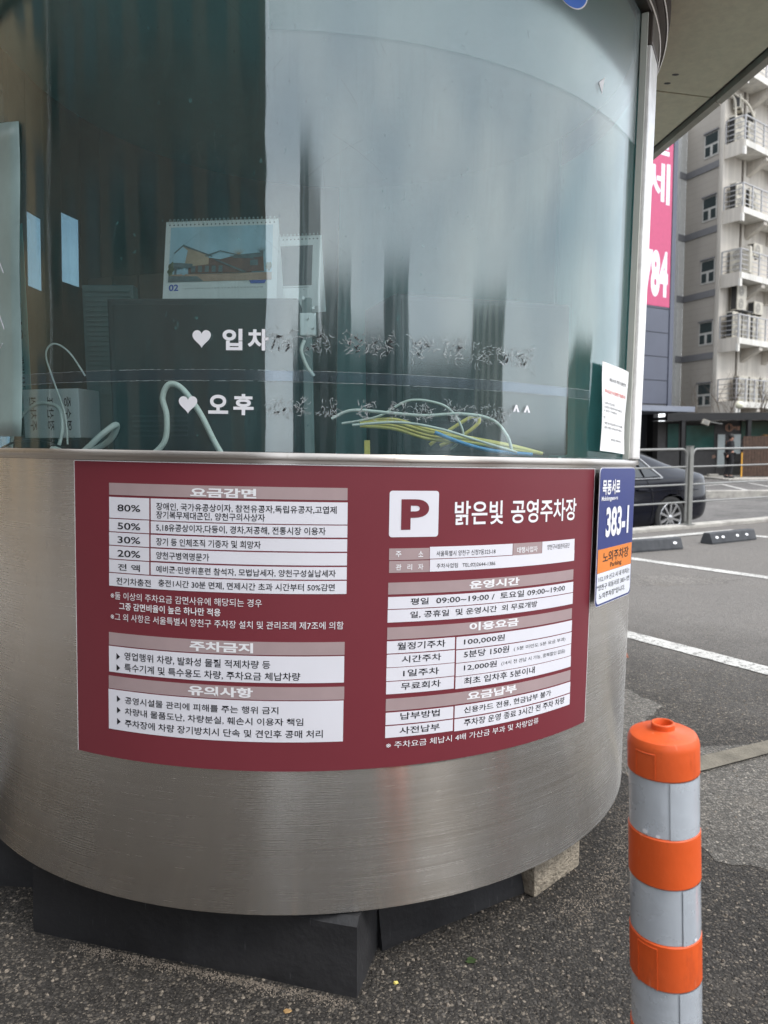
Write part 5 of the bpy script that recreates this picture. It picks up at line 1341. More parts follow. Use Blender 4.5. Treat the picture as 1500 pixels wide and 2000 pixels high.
def put_unit(two, level, x, yo, dz, rz, label):
    z = (3.05, 6.06, 9.10, 12.09, 15.10, 18.25)[level] + dz
    p = C2 + FR * x - BD * yo
    o = ufirst[two] if not uused[two] else copy_tree(ufirst[two]); uused[two] = True
    o.matrix_world = T(p.x, p.y, z, atan2(FR.y, FR.x) + rz)
    tag(o, label, 'outdoor unit', 'air conditioner outdoor units on the balconies of the pale block')
fsk = 0.0
L_ = [
 (True, 0, 1.55, 0.55, 0.0, 0, 'two-fan outdoor unit on the lowest balcony, first from the left'),
 (True, 0, 2.65, 0.55, 0.0, 0, 'two-fan outdoor unit on the lowest balcony, second from the left'),
 (True, 0, 3.75, 0.55, 0.0, 0, 'two-fan outdoor unit on the lowest balcony, nearest the photo edge'),
 (True, 1, 0.60, 0.62, 0.0, 0, 'two-fan outdoor unit at the left corner of the most crowded balcony'),
 (True, 1, 1.68, 0.55, 0.0, 0, 'two-fan outdoor unit in the middle of the most crowded balcony'),
 (True, 1, 2.74, 0.55, 0.0, 0, 'two-fan outdoor unit right of the middle on the most crowded balcony'),
 (True, 1, 1.15, 0.52, 1.38, 0, 'tall two-fan outdoor unit raised on a black frame above the railing'),
 (False, 1, 2.70, 0.60, 1.33, 0, 'small outdoor unit sitting on top of another, right of the raised tall one'),
 (True, 2, 0.62, 0.62, 0.0, rad(-78), 'two-fan outdoor unit turned sideways at the corner of the balcony above the raised unit'),
 (True, 2, 1.75, 0.50, 0.0, 0, 'white two-fan outdoor unit behind the rails above the raised unit'),
 (False, 2, 2.55, 0.55, 1.10, 0, 'small single-fan outdoor unit standing above the railing of the third balcony'),
 (True, 3, 0.75, 0.50, 0.0, 0, 'two-fan outdoor unit behind the rails of the fourth balcony'),
 (True, 3, 2.05, 0.50, 0.0, 0, 'outdoor unit at the photo edge on the fourth balcony'),
 (False, 4, 0.85, 0.35, 1.65, rad(20), 'white single-fan outdoor unit hung high on the wall under the eave'),
 (False, 4, 2.20, 0.35, 1.25, rad(20), 'outdoor unit hung on the wall at the photo edge under the eave'),
 (True, 4, 0.55, 0.45, 0.0, 0, 'cream outdoor unit behind the railing of the fifth balcony, beside the pipes'),
 (True, 4, 1.70, 0.50, 0.0, 0, 'two-fan outdoor unit behind the rails of the fifth balcony, further right'),
]
for a_ in L_: put_unit(*a_)
b = MB()
for x in (0.70, 1.60):
    for yo in (0.30, 0.75): b.box((x, yo, 0.0), (x + 0.04, yo + 0.04, 1.33), balc_mat(6.06))
b.box((0.62, 0.28, 1.33), (1.72, 0.82, 1.37), balc_mat(6.06))
b.build('unit_frame', M['black'], label='black steel frame carrying the tall outdoor unit above the crowded balcony', cat='frame')
# pale pipes curving down from the gutter on the fifth balcony
for k, off in enumerate((0.0, 0.10)):
    P = []
    for (x, yo, z) in ((0.02 + off, 0.06, 17.45), (0.12 + off, 0.20, 17.35 - off), (0.28 + off, 0.30, 17.1), (0.34 + off, 0.32, 16.4), (0.36 + off, 0.34, 15.4)) if k == 0 else ((0.05, 0.08, 17.55), (0.35, 0.35, 17.35), (0.75, 0.70, 16.9), (1.05, 0.85, 16.35)):
        q = C2 + FR * x - BD * yo; P.append((q.x, q.y, z))
    cable(P, 0.05, M['ac'], ('pale insulated pipe dropping straight down beside the fifth balcony', 'pale insulated pipe sweeping right over the railing of the fifth balcony')[k], name='insulated_pipe')['category'] = 'pipe'

# ------------------------------------------------------------------ blue-grey building with the pink banner
BR_ = Vector((13.15, 33.0)); BU = Vector((0.853, 0.522)).normalized(); BN = Vector((BU.y, -BU.x))      # BN faces the camera
Bm = frame2((BR_.x, BR_.y, ZG), (-BU.x, -BU.y), (BN.x, BN.y))          # x leftwards along the face, y towards the camera
B = empty('panel_building', T(BR_.x, BR_.y, ZG), 'blue-grey panelled building with a dark entrance and a flat canopy', 'building')
Bi = B.matrix_world.inverted()
def bB(name, mat, par, *v, bev=0.0): return MB().box(v[:3], v[3:], Bm).xf(Bi).build(name, mat, par, bevel=bev)
bB('wall', M['band'], B, 0.0, -9, 2.95, 12, -0.06, 19)
k = 0; z = 3.18
while z < 18.5:
    z1 = z + 1.05
    for x0, x1 in ((0.32, 3.1), (3.1, 5.9), (5.9, 8.7)): bB('facade_panel', M['blue_clad'], B, x0 + 0.012, -0.058, z + 0.016, x1 - 0.012, 0.0, z1 - 0.016)
    z = z1
bB('corner_trim', M['blue_clad'], B, 0.02, -0.058, 3.0, 0.29, 0.03, 18.6)
bB('entrance_recess', M['entry'], B, 0.0, -4, 0.0, 12, -1.2, 2.95)
d_ = bB('door', M['beam'], B, 1.0, -1.19, 0.0, 1.9, -1.12, 2.2)
bB('handle', M['chrome'], d_, 1.08, -1.11, 1.0, 1.12, -1.06, 1.3)
bB('entrance_column', M['beam'], B, -0.1, -1.1, 0.0, 0.25, -0.75, 2.95)
lt = empty('lit_sign', T(0, 0), 'small white lit sign with a round dot inside the dark entrance', 'sign')
MB().box((2.02, -1.10, 1.42), (2.62, -1.05, 1.62), Bm).build('sign_plate', M['plate_white'], lt, bevel=0.01)
MB().box((2.78, -1.10, 1.44), (2.98, -1.05, 1.60), Bm).build('dot', M['plate_white'], lt, bevel=0.03)
cn = frame2((12.95, 30.0, ZG), (-BU.x, -BU.y), (-BN.x, -BN.y))
b = MB(); b.box((0, 0, 2.70), (12, 3.4, 2.92), cn); b.xf(Bi).build('canopy', M['canopy'], B, bevel=0.01)
ban = empty('pink_banner', T(BR_.x, BR_.y, 6.7), 'tall pink banner with white Korean letters and digits on the blue-grey building', 'banner')
bi = ban.matrix_world.inverted()
MB().box((0.34, 0.006, 7.47), (4.6, 0.02, 17.8), Bm).xf(bi).build('banner_cloth', M['pink'], ban)
def btext(s, xr, zb, w_, h_, bold=0.05):
    V, F = text_fit(s, w_, h_, bold); b = MB(); b.add([Bm @ Vector((xr + w_ / 2 - x, 0.026, zb + h_ / 2 + y)) for x, y in V], F); b.xf(bi).build('lettering', M['banner_white'], ban, fixn=False)
btext('6784', 0.50, 7.82, 2.22, 2.08)
btext('세', 0.52, 11.85, 1.62, 1.72, 0.02)
btext('월', 0.60, 13.9, 1.62, 1.75, 0.02)

# ------------------------------------------------------------------ cafe front with black beam
cf = empty('cafe_building', T(14, 30.5, -0.30), 'low dark cafe front with green-tinted windows under a black beam', 'building')
ci = cf.matrix_world.inverted()
def cB(name, mat, par, *v, bev=0.0): return MB().box(v[:3], v[3:]).xf(ci).build(name, mat, par, bevel=bev)
cw = cB('wall', M['cafe_wall'], cf, 11.6, 30.45, -0.299, 24, 31, 2.0)
cB('roof_beam', M['beam'], cf, 11.5, 29.2, 1.98, 24, 29.45, 2.28)
cB('roof_slab', M['beam'], cf, 11.5, 29.452, 2.05, 24, 31.2, 2.15)
for x in (12.10, 14.78, 17.6): cB('post', M['beam'], cf, x, 29.22, -0.299, x + 0.14, 29.40, 1.979)
for x0, x1, z0, z1, m_ in ((12.0, 12.45, 0.8, 1.88, 'teal_win'), (12.78, 13.95, 0.78, 1.80, 'teal_win'), (15.10, 16.6, 1.25, 1.95, 'teal_win'), (16.7, 18.4, 1.25, 1.95, 'teal_win')):
    fr_ = cB('window', M['beam'], cf, x0 - 0.04, 30.41, z0 - 0.04, x1 + 0.04, 30.448, z1 + 0.04); cB('pane', M[m_], fr_, x0, 30.39, z0, x1, 30.409, z1)
for x0, x1, z0, z1 in ((14.12, 14.42, -0.25, 1.42), (14.78, 15.08, 0.30, 1.42)):
    d_ = cB('door', M['cafe_wall'], cf, x0 - 0.05, 30.40, z0 - 0.04, x1 + 0.05, 30.448, z1 + 0.05, bev=0.005); cB('pane', M['white_panel'], d_, x0, 30.38, z0 + 0.3, x1, 30.399, z1)
em = empty('cafe_emblem', T(14.58, 30.40, 1.70), 'round peach-coloured emblem beside the cafe lettering on the dark wall', 'sign')
MB().lathe([(0.135, 0), (0.165, 0), (0.165, 0.02), (0.135, 0.02)], 24, close=True, M=Matrix.Rotation(pi / 2, 4, 'X')).build('ring', M['peach'], em)
for s_ in (-1, 1):
    pts = [(s_ * (0.02 + 0.06 * sin(t)), -0.012, 0.11 * cos(t) * s_) for t in [0.2 + 0.35 * k for k in range(8)]]
    MB().tube(pts, 0.016, 6).build('curl', M['peach'], em)
ct = empty('cafe_lettering', T(14.98, 30.43, 1.68), 'peach-coloured Korean lettering right of the round emblem', 'lettering')
V, F = text_fit('카멜리', 0.42, 0.17, 0.03); b = MB(); b.add([(x, -0.004, y) for x, y in V], F); b.build('letters', M['peach'], ct, fixn=False)
ct = empty('cafe_lettering', T(14.38, 30.36, 0.48), 'faded peach letters low on the cafe wall, half hidden by the man', 'lettering')
V, F = text_fit('카 페', 0.95, 0.17, 0.02); b = MB(); b.add([(x, 0.08, y) for x, y in V], F); b.build('letters', M['peach'], ct, fixn=False)
# brown plank fence with yellow post
wf = empty('plank_fence', T(14.25, 28.5, -0.30), 'dark brown vertical plank fence at the right edge of the cafe', 'fence')
for k in range(26):
    rr = random.Random(k); MB().box((k * 0.118, 0, 0.03), (k * 0.118 + 0.108, 0.03, 1.62 + rr.uniform(-0.008, 0.008))).build('plank', M['wood'], wf)
for z in (0.3, 1.3): MB().box((0, 0.031, z), (3.07, 0.07, z + 0.09)).build('rail', M['wood'], wf)
yp = MB(); yp.box((-0.022, -0.022, 0), (0.022, 0.022, 0.98)); yo = yp.build('yellow_post', M['yellow'], bevel=0.005, label='thin yellow post at the left end of the brown plank fence', cat='post'); yo.matrix_world = T(14.19, 28.45, -0.30)
# orange shrubs seen behind the fence top
rr = random.Random(4)
def shrub(x, y, z, r, label, seed):
    rr = random.Random(seed); root = empty('dry_shrub', T(x, y, z), label, 'shrub')
    b = MB()
    for _ in range(420):
        u = Vector((rr.gauss(0, 1), rr.gauss(0, 0.7), rr.gauss(0, 0.8))); u = u.normalized() * r * rr.random() ** 0.4; u.z = abs(u.z) * 0.8
        d = Vector((rr.uniform(-1, 1), rr.uniform(-1, 1), rr.uniform(-1, 1))).normalized() * 0.035; e = d.cross(Vector((0.3, 0.4, 1))).normalized() * 0.02
        b.add([u - d, u + e, u + d, u - e], [(0, 1, 2, 3)])
    tag(b.build('crown', M['leaf_dry'], root, fixn=False), kind='stuff')
    b = MB(); b.tube([(0, 0, -0.4), (0, 0, 0.1)], 0.02, 6); b.build('stem', M['bark'], root)
planter = MB().box((15.0, 29.0, -0.299), (19.0, 29.18, 1.15)).build('planter', M['wood'], label='long brown planter box holding dry shrubs behind the plank fence', cat='planter', bevel=0.01)
shrub(15.45, 29.09, 1.16, 0.30, 'rust-coloured dry shrub above the plank fence, left one', 1); shrub(15.95, 29.09, 1.16, 0.34, 'rust-coloured dry shrub above the plank fence, at the photo edge', 2)
# floodlight and globe lamp
fl_ = empty('floodlight', T(13.05, 29.15, 1.93), 'small grey floodlight on an arm under the black beam', 'light')
MB().box((-0.17, -0.10, -0.14), (0.11, 0.04, 0.05), Matrix.Rotation(rad(20), 4, 'Y')).build('housing', M['ac'], fl_, bevel=0.01)
MB().box((-0.14, -0.115, -0.11), (0.08, -0.101, 0.03), Matrix.Rotation(rad(20), 4, 'Y')).build('lens', M['ac_grille'], fl_)
MB().beam((0.10, 0, 0.0), (0.75, 0.2, -0.10), 0.03).build('arm', M['fence'], fl_)
gl_ = empty('globe_lamp', T(15.42, 31.3, 2.16), 'cream globe lamp on a short white pole above the black beam', 'lamp')
MB().tube([(0, 0, 0), (0, 0, 0.40)], 0.045, 10).build('pole', M['fascia_white'], gl_, smooth=True)
MB().lathe([(0.0, 0.37)] + [(0.165 * sin(t), 0.53 - 0.165 * cos(t)) for t in [0.4 + 0.25 * k for k in range(11)]] + [(0, 0.695)], 20).build('globe', M['lamp'], gl_, smooth=True, ang=80)
# white kerb piece and low dark planting by the cafe
MB().box((13.3, 29.3, -0.30), (13.7, 29.5, -0.20)).build('kerb_stone', M['kerb'], label='short white kerb stone on the ground left of the walking man', cat='kerb stone', bevel=0.01)
# bare trees
def bare_tree(x, y, z, h, label, seed):
    rr = random.Random(seed); root = empty('bare_tree', T(x, y, z), label, 'tree', 'bare winter trees behind the cafe roof')
    tr_ = MB(); tw = MB()
    def grow(p, d, L, r, lv, mb):
        pts = [p]; n = 4
        for i in range(n):
            d = (d + Vector((rr.gauss(0, 0.13), rr.gauss(0, 0.13), rr.gauss(0.02, 0.08)))).normalized(); pts.append(pts[-1] + d * L / n)
        mb.tube(pts, [r * (1 - 0.45 * i / n) for i in range(n + 1)], 5 if lv else 8)
        if lv >= 4: return
        for k in range(4 if lv < 2 else 3):
            i = rr.randint(2, n); dd = (d + Vector((rr.uniform(-1, 1), rr.uniform(-1, 1), rr.uniform(-0.2, 0.8))) * 0.75).normalized()
            grow(pts[i], dd, L * rr.uniform(0.55, 0.78), r * 0.5, lv + 1, tw)
    grow(Vector((0, 0, 0)), Vector((0, 0, 1)), h * 0.42, 0.05, 0, tr_)
    tr_.build('trunk', M['bark'], root, smooth=True); tag(tw.build('crown', M['bark'], root, smooth=True), kind='stuff')
bare_tree(15.0, 31.8, -0.35, 4.6, 'bare thin tree in front of the lowest window of the pale block', 3)
bare_tree(15.9, 32.3, -0.35, 4.8, 'bare thin tree left of the globe lamp, in front of the lowest balcony', 12)
bare_tree(17.4, 33.0, -0.35, 5.4, 'bare thin tree at the right edge of the photo by the lowest balcony', 21)

# ------------------------------------------------------------------ walking man
def skin_fig(name, pts, edges, radii, mat, parent, root_i=0, sub=2):
    me = bpy.data.meshes.new(name); me.from_pydata(pts, edges, []); me.update()
    o = bpy.data.objects.new(name, me); COL.objects.link(o); o.parent = parent
    md = o.modifiers.new('skin', 'SKIN'); 
    sv = me.skin_vertices[0].data if me.skin_vertices else None
    if sv is None:
        return o
    for i, r in enumerate(radii):
        sv[i].radius = (r, r) if not isinstance(r, tuple) else r
    sv[root_i].use_root = True
    md.use_smooth_shade = True
    s_ = o.modifiers.new('sub', 'SUBSURF'); s_.levels = sub; s_.render_levels = sub
    bpy.context.view_layer.update()
    dg = bpy.context.evaluated_depsgraph_get(); me2 = bpy.data.meshes.new_from_object(o.evaluated_get(dg))
    o.modifiers.clear(); o.data = me2; me2.materials.clear(); me2.materials.append(mat)
    bpy.data.meshes.remove(me); return o
man = empty('person', T(13.49, 28.0, -0.30, 0), 'man in black jacket and trousers walking to the right past the cafe', 'person')
# x forward, y depth, z up
J = dict(pel=(0, 0, .93), wai=(0.0, 0, 1.08), che=(0.01, 0, 1.28), nec=(0.03, 0, 1.44), hed=(0.055, 0, 1.56), top=(0.05, 0, 1.66),
         shr=(0, -.17, 1.38), elr=(-.05, -.21, 1.12), wrr=(-.17, -.20, .88), har=(-.20, -.20, .80), shl=(0, .17, 1.38), ell=(.02, .21, 1.12), wrl=(.12, .20, .90), hal=(.15, .2, .82),
         hir=(0, -.09, .88), knr=(.04, -.10, .50), anr=(-.02, -.10, .09), tor=(.12, -.10, .04), hil=(0, .09, .88), knl=(.02, .10, .50), anl=(-.10, .10, .10), tol=(.04, .10, .045))
rdd = dict(pel=.135, wai=.13, che=.15, nec=.06, hed=.085, top=.07, shr=.07, elr=.05, wrr=.035, har=.035, shl=.07, ell=.05, wrl=.035, hal=.035, hir=.095, knr=.065, anr=.045, tor=.04, hil=.095, knl=.065, anl=.045, tol=.04)
ks = list(J); ix = {k: i for i, k in enumerate(ks)}
ed = ['pel wai', 'wai che', 'che nec', 'nec hed', 'hed top', 'che shr', 'shr elr', 'elr wrr', 'wrr har', 'che shl', 'shl ell', 'ell wrl', 'wrl hal', 'pel hir', 'hir knr', 'knr anr', 'anr tor', 'pel hil', 'hil knl', 'knl anl', 'anl tol']
skin_fig('body', [J[k] for k in ks], [tuple(ix[q] for q in e.split()) for e in ed], [rdd[k] for k in ks], M['skin'], man)
def sub_fig(name, keys, edges, grow, mat):
    ii = {k: i for i, k in enumerate(keys)}
    return skin_fig(name, [J[k] for k in keys], [tuple(ii[q] for q in e.split()) for e in edges], [rdd[k] + grow for k in keys], mat, man)
sub_fig('jacket', ['pel', 'wai', 'che', 'nec', 'shr', 'elr', 'wrr', 'shl', 'ell', 'wrl'], ['pel wai', 'wai che', 'che nec', 'che shr', 'shr elr', 'elr wrr', 'che shl', 'shl ell', 'ell wrl'], 0.022, M['cloth_black'])
sub_fig('trousers', ['pel', 'hir', 'knr', 'anr', 'hil', 'knl', 'anl'], ['pel hir', 'hir knr', 'knr anr', 'pel hil', 'hil knl', 'knl anl'], 0.018, M['cloth_black'])
for a0, a1 in (('anr', 'tor'), ('anl', 'tol')):
    p, q = Vector(J[a0]), Vector(J[a1]); MB().tube([p + Vector((-.05, 0, -.045)), p + Vector((0, 0, -.03)), q + Vector((0.03, 0, 0))], [0.045, 0.06, 0.035], 8).build('shoe', M['black'], man, smooth=True)
hb = MB(); n = 14
for j in range(9):
    pass
hb.lathe([(0.0, 0.125), (0.05, 0.118), (0.085, 0.085), (0.103, 0.03), (0.100, -0.03), (0.085, -0.06), (0.0, -0.06)], 16, M=Matrix.Translation((0.036, 0, 1.60)) @ Matrix.Rotation(rad(-16), 4, 'Y')); hb.build('hair', M['hair'], man, smooth=True)
hb = MB(); hb.lathe([(0, 0.03), (0.014, 0.0), (0.016, -0.02), (0, -0.022)], 8, M=Matrix.Translation((0.143, 0, 1.545)) @ Matrix.Rotation(rad(-20), 4, 'Y')); hb.build('nose', M['skin'], man, smooth=True)
for s_ in (-1, 1): MB().lathe([(0, 0), (0.03, 0), (0.026, 0.012), (0, 0.012)], 10, M=Matrix.Translation((0.045, s_ * 0.083, 1.55)) @ Matrix.Rotation(-s_ * pi / 2, 4, 'X')).build('ear', M['skin'], man)
# ------------------------------------------------------------------ dark saloon car parked beyond the fence
CF = -FU; CLf = Vector((FU.y, -FU.x, 0))            # forward (to the left of the picture), left side faces the camera
hub = Vector((4.624, 11.5, 0))
co = hub - CF * 1.05 - CLf * 0.90
CM = Matrix.Identity(4)
for i in range(3): CM[i][0] = CF[i]; CM[i][1] = CLf[i]; CM[i][2] = (0, 0, 1)[i]; CM[i][3] = (co.x, co.y, -0.45)[i]
car = empty('parked_car', CM, 'glossy black saloon car parked beyond the fence, its rear half showing', 'car')
ST = [  # X, half width, belt z, top z, roof half width, bottom z, nose round
 (0.00, 0.62, 0.90, 0.94, 0.55, 0.42), (0.06, 0.78, 0.95, 1.00, 0.68, 0.30), (0.22, 0.87, 0.97, 1.06, 0.70, 0.24), (0.50, 0.91, 0.98, 1.12, 0.68, 0.22),
 (0.80, 0.925, 0.985, 1.20, 0.62, 0.20), (1.15, 0.93, 0.985, 1.34, 0.60, 0.19), (1.55, 0.93, 0.98, 1.455, 0.60, 0.19), (2.00, 0.93, 0.975, 1.50, 0.60, 0.19),
 (2.50, 0.93, 0.965, 1.505, 0.61, 0.19), (3.00, 0.93, 0.955, 1.44, 0.61, 0.19), (3.40, 0.93, 0.94, 1.28, 0.63, 0.19), (3.80, 0.925, 0.92, 1.06, 0.70, 0.20), (4.30, 0.90, 0.84, 0.93, 0.70, 0.21), (4.70, 0.80, 0.72, 0.80, 0.60, 0.25), (4.86, 0.60, 0.60, 0.66, 0.45, 0.34)]
vs_ = []; fs = []
for (X_, w_, zb, zt, rw, z0) in ST:
    sec = [(0.0, z0), (w_ * 0.80, z0), (w_ * 0.955, z0 + 0.05), (w_ * 0.985, z0 + 0.18), (w_, 0.50), (w_ * 1.0, 0.66), (w_ * 0.985, 0.74), (w_ * 0.955, zb - 0.03), (w_ * 0.935, zb), (rw + 0.05, zb + (zt - zb) * 0.80), (rw - 0.03, zb + (zt - zb) * 0.94), (rw * 0.6, zt - 0.004), (0, zt)]
    m = len(sec)
    ring = sec + [(-y, z) for y, z in reversed(sec[1:-1])]
    vs_ += [(X_, y, z) for y, z in ring]
m = len(ring)
for i in range(len(ST) - 1):
    for j in range(m): fs.append((i * m + j, i * m + (j + 1) % m, (i + 1) * m + (j + 1) % m, (i + 1) * m + j))
fs += [tuple(range(m)), tuple(reversed(range((len(ST) - 1) * m, len(ST) * m)))]
b = MB(); b.add(vs_, fs); body = b.build('body', M['car'], car, smooth=True, ang=60)
s_ = body.modifiers.new('sub', 'SUBSURF'); s_.levels = 2; s_.render_levels = 2
cut = MB()
for X_ in (1.05, 3.85):
    cut.lathe([(0, -1.2), (0.385, -1.2), (0.385, 1.2), (0, 1.2)], 40, M=Matrix.Translation((X_, 0, 0.345)) @ Matrix.Rotation(pi / 2, 4, 'X'))
co_ = cut.build('cutter', M['car'])
inner = MB().box((0.4, -0.68, 0.0), (4.6, 0.68, 0.30)).build('cutter2', M['car'])
co_.matrix_world = CM; bo = body.modifiers.new('arch', 'BOOLEAN'); bo.object = co_; bo.operation = 'DIFFERENCE'; bo.solver = 'EXACT'
bpy.context.view_layer.update(); dg = bpy.context.evaluated_depsgraph_get(); me2 = bpy.data.meshes.new_from_object(body.evaluated_get(dg))
body.modifiers.clear(); body.data = me2
me2.polygons.foreach_set('use_smooth', [True] * len(me2.polygons)); me2.set_sharp_from_angle(angle=rad(40))
for q in (co_, inner): bpy.data.objects.remove(q)
def side(X_, z, s_=1, off=0.004):
    """point on the slanting side glass plane"""
    t = (z - 0.98) / 0.40
    return Vector((X_, s_ * (0.880 - 0.235 * t + off), z))
def sidepoly(poly, mat, name, par, off=0.006, s_=1):
    n = len(poly); b = MB(); b.add([side(x, z, s_, off) for x, z in poly] + [side(x, z, s_, off - 0.012) for x, z in poly], [tuple(range(n)), tuple(reversed(range(n, 2 * n)))] + [(i, (i + 1) % n, n + (i + 1) % n, n + i) for i in range(n)])
    return b.build(name, mat, par)
for s_ in (1, -1):
    gl = sidepoly([(1.32, 1.02), (1.62, 1.01), (1.67, 1.31), (1.60, 1.30)], M['car_glass'], 'quarter_window', body, 0.020, s_)
    sidepoly([(1.66, 1.01), (2.60, 0.995), (2.55, 1.40), (2.05, 1.385), (1.75, 1.34)], M['car_glass'], 'rear_door_window', body, 0.020, s_)
    sidepoly([(2.68, 0.995), (3.62, 0.985), (3.25, 1.24), (2.95, 1.37), (2.64, 1.40)], M['car_glass'], 'front_door_window', body, 0.020, s_)
    pts = [side(1.26, 0.995, s_, 0.026), side(1.29, 1.03, s_, 0.026), side(1.44, 1.16, s_, 0.026), side(1.60, 1.32, s_, 0.026), side(1.75, 1.375, s_, 0.024), side(2.1, 1.415, s_, 0.022), side(2.6, 1.425, s_, 0.020)]
    b = MB(); b.tube(pts, [0.010, 0.013, 0.013, 0.011, 0.008, 0.007, 0.007], 6); b.build('chrome_trim', M['chrome'], body, smooth=True)
    b = MB(); b.tube([side(1.25, 0.99, s_, 0.022), side(2.4, 0.985, s_, 0.022), side(3.65, 0.97, s_, 0.022)], 0.007, 6); b.build('chrome_trim', M['chrome'], body, smooth=True)
    for X_ in (1.62, 2.72):
        d = MB(); d.box((X_, s_ * 0.918, 0.80), (X_ + 0.20, s_ * 0.952, 0.830)); d.build('door_handle', M['car'], body, bevel=0.008)
    # body crease and door gaps
    b = MB(); b.tube([(0.45, s_ * 0.918, 0.78), (1.2, s_ * 0.934, 0.80), (2.5, s_ * 0.938, 0.77), (3.6, s_ * 0.934, 0.74)], 0.006, 5); b.build('body_crease', M['car'], body, smooth=True)
    for X_ in (1.48, 2.64):
        b = MB(); b.tube([(X_ + 0.10, s_ * 0.885, 0.97), (X_ + 0.02, s_ * 0.926, 0.80), (X_, s_ * 0.934, 0.50), (X_ + 0.03, s_ * 0.925, 0.30)], 0.004, 4); b.build('door_gap', M['black'], body)
    b = MB(); b.tube([(0.88, s_ * 0.925, 0.70), (1.06, s_ * 0.928, 0.70), (1.08, s_ * 0.922, 0.86), (0.90, s_ * 0.920, 0.86), (0.88, s_ * 0.925, 0.70)], 0.003, 4); b.build('fuel_door', M['black'], body)
# rear and front screens, lamps, plate
b = MB(); b.add([(0.70, -0.52, 1.182), (0.70, 0.52, 1.182), (1.62, 0.50, 1.486), (1.62, -0.50, 1.486), (0.72, -0.52, 1.172), (0.72, 0.52, 1.172), (1.63, 0.50, 1.476), (1.63, -0.50, 1.476)], [(0, 3, 2, 1), (4, 5, 6, 7), (0, 1, 5, 4), (1, 2, 6, 5), (2, 3, 7, 6), (3, 0, 4, 7)]); b.build('rear_window', M['car_glass'], body)
b = MB(); b.add([(3.85, -0.62, 1.07), (3.85, 0.62, 1.07), (2.95, 0.52, 1.462), (2.95, -0.52, 1.462)], [(0, 1, 2, 3)]); b.build('windscreen', M['car_glass'], body)
for s_ in (1, -1):
    MB().box((0.06, s_ * 0.40, 0.74), (0.20, s_ * 0.74, 0.84)).build('tail_light', M['red_lens'], body, bevel=0.015)
    MB().box((4.45, s_ * 0.55, 0.62), (4.74, s_ * 0.80, 0.72)).build('headlight', M['white_panel'], body, bevel=0.015)
    MB().box((3.35, s_ * 0.95, 0.98), (3.50, s_ * 1.10, 1.10)).build('mirror', M['car'], body, bevel=0.02)
MB().box((-0.012, -0.26, 0.55), (0.0, 0.26, 0.67)).build('number_plate', M['plate_white'], body)
def wheel(X_, s_):
    r = 0.345; root = MB()
    Mw = Matrix.Translation((X_, s_ * 0.905, r)) @ Matrix.Rotation(-s_ * pi / 2, 4, 'X')
    b = MB(); b.lathe([(0.245, -0.21), (0.315, -0.21), (0.342, -0.19), (0.345, -0.17), (0.345, -0.03), (0.338, -0.008), (0.31, 0.004), (0.26, 0.0), (0.243, -0.01)], 48, close=True, M=Mw); w_ = b.build('wheel', M['tyre'], car, smooth=True, ang=40)
    b = MB(); b.lathe([(0.244, -0.19), (0.244, -0.004), (0.236, 0.0), (0.222, -0.012), (0.215, -0.18)], 48, M=Mw); b.build('rim', M['rim'], w_, smooth=True, ang=40)
    b = MB(); b.lathe([(0, -0.12), (0.225, -0.12)], 32, M=Mw); b.build('brake_disc', M['rim_dark'], w_)
    for k in range(5):
        a = 2 * pi * k / 5 + 0.3
        for da in (-0.16, 0.16):
            R_ = Matrix.Rotation(a, 4, 'Z'); q = MB()
            q.add([Mw @ R_ @ Vector(p) for p in ((-0.018 + da * 0.08, 0.035, -0.012), (0.018 + da * 0.08, 0.035, -0.012), (0.020 + da * 0.42, 0.228, -0.004), (-0.020 + da * 0.42, 0.228, -0.004), (-0.018 + da * 0.08, 0.035, -0.05), (0.018 + da * 0.08, 0.035, -0.05), (0.020 + da * 0.42, 0.228, -0.05), (-0.020 + da * 0.42, 0.228, -0.05))], [(0, 1, 2, 3), (7, 6, 5, 4), (0, 4, 5, 1), (1, 5, 6, 2), (2, 6, 7, 3), (3, 7, 4, 0)])
            q.build('spoke', M['rim'], w_)
    b = MB(); b.lathe([(0, -0.002), (0.028, -0.002), (0.045, -0.014), (0.050, -0.05), (0, -0.05)], 20, M=Mw); b.build('hub_cap', M['rim'], w_, smooth=True)
for X_ in (1.05, 3.85):
    for s_ in (1, -1): wheel(X_, s_)
MB().box((0.5, -0.66, 0.16), (4.5, 0.66, 0.34)).build('underbody', M['black'], car)

M['car_white'] = plain('white_car_paint', (0.62, 0.63, 0.63), 0.2, var=0.02, spec=0.5, coat=0.5)
for (x, y, rz, white, lab) in ((6.2, -5.5, rad(70), True, 'unseen white saloon car added behind the camera to the right for its reflection'), (-6.0, -5.0, rad(40), False, 'unseen black saloon car added behind the camera to the left for its reflection')):
    c_ = copy_tree(car); c_.matrix_world = T(x, y, 0.0, rz); tag(c_, lab, 'car')  # cars added out of view to vary the reflections in the steel
    if white:
        for ch in c_.children:
            if ch.name.startswith('body'): ch.material_slots[0].link = 'OBJECT'; ch.material_slots[0].material = M['car_white']

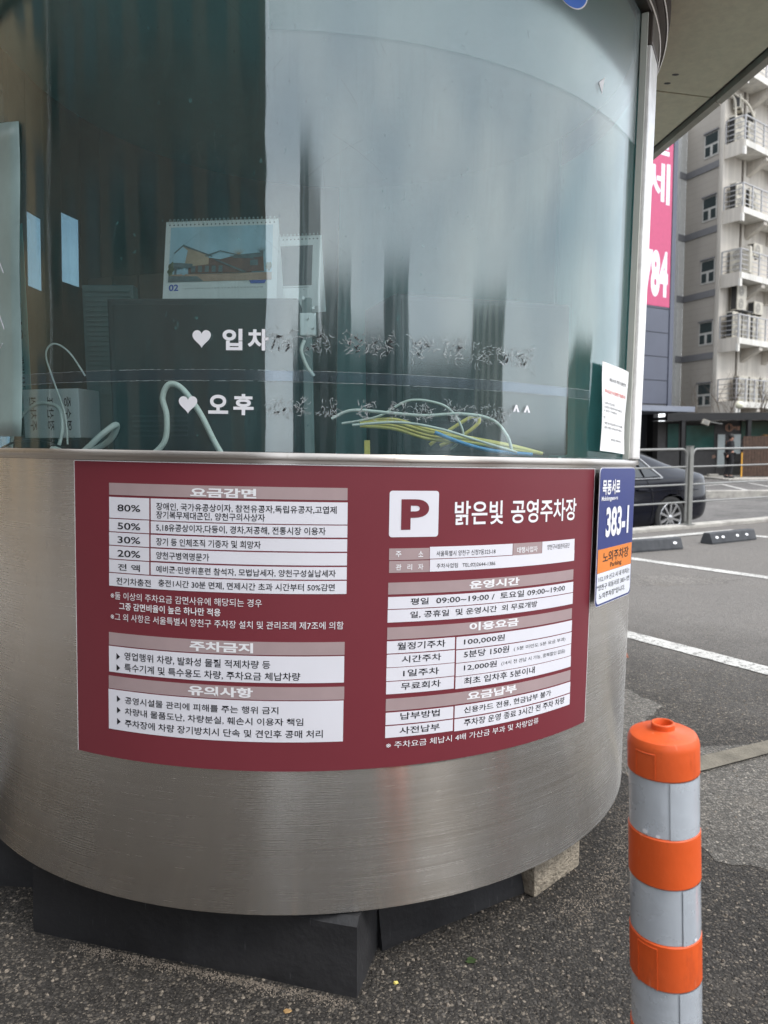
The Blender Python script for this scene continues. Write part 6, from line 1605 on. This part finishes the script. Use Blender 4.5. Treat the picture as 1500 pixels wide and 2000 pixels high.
# ------------------------------------------------------------------ surroundings behind the camera, seen as reflections in the booth
def block(p0, p1, depth, h, mat, label, wmat=None, floors=6, bays=6, name='building', z0=0.0):
    p0 = Vector(p0); p1 = Vector(p1)
    if (p1 - p0).cross(Vector((0, 1)) - p0) > 0: p0, p1 = p1, p0
    d = (p1 - p0); L = d.length; d.normalize()
    root = empty(name, T(p0.x, p0.y, z0, atan2(d.y, d.x)), label, 'building')
    MB().box((0, 0, 0), (L, depth, h)).build('wall', mat, root)
    MB().box((-0.15, -0.15, h), (L + 0.15, depth + 0.15, h + 0.4)).build('parapet', mat, root)
    fh = h / floors; bw = L / bays; first = None
    for f in range(floors):
        for k in range(bays):
            if first is None:
                first = MB().box((0, -0.04, 0), (bw * 0.55, -0.002, fh * 0.5)).build('window', wmat or M['win_dark'], root); o = first
            else:
                o = first.copy(); COL.objects.link(o)
            o.location = (bw * (k + 0.22), 0, fh * (f + 0.3))
    return root
block((-16.5, -0.5), (-2.3, -10.7), 12, 14, M['brown_facade'], 'dark brown office block behind the camera to the left, mirrored in the glass', floors=4, bays=8)
block((-15, 12), (-17.6, -0.6), 10, 14, M['tan_facade'], 'tan rendered block to the left of the booth', floors=3, bays=5)
block((-1.5, -36), (17, -31), 8, 7.2, M['shop_facade'], 'long low row of grey shops behind the camera', floors=2, bays=6)
block((17.5, -31), (31, -19), 8, 5.6, M['shop_facade'], 'second low row of grey shops behind the camera, further right', floors=2, bays=5)
block((6, -44), (12.5, -44), 10, 13, M['grey_facade'], 'grey apartment slab far behind the camera', floors=5, bays=4)
block((-0.4, -47), (2.2, -46), 10, 22, M['grey_facade'], 'narrow grey apartment tower far behind the camera', floors=14, bays=2)
block((20, -40), (26, -37), 10, 13, M['grey_facade'], 'grey slab behind the camera to the right', floors=4, bays=3)
block((33, -22), (37, -15), 10, 9, M['clad_white'], 'white low block behind the camera to the right', floors=4, bays=5)
block((24, 5), (24.6, 8.5), 8, 4.0, M['tan_facade'], 'low tan building to the right of the parking lot', floors=2, bays=4)
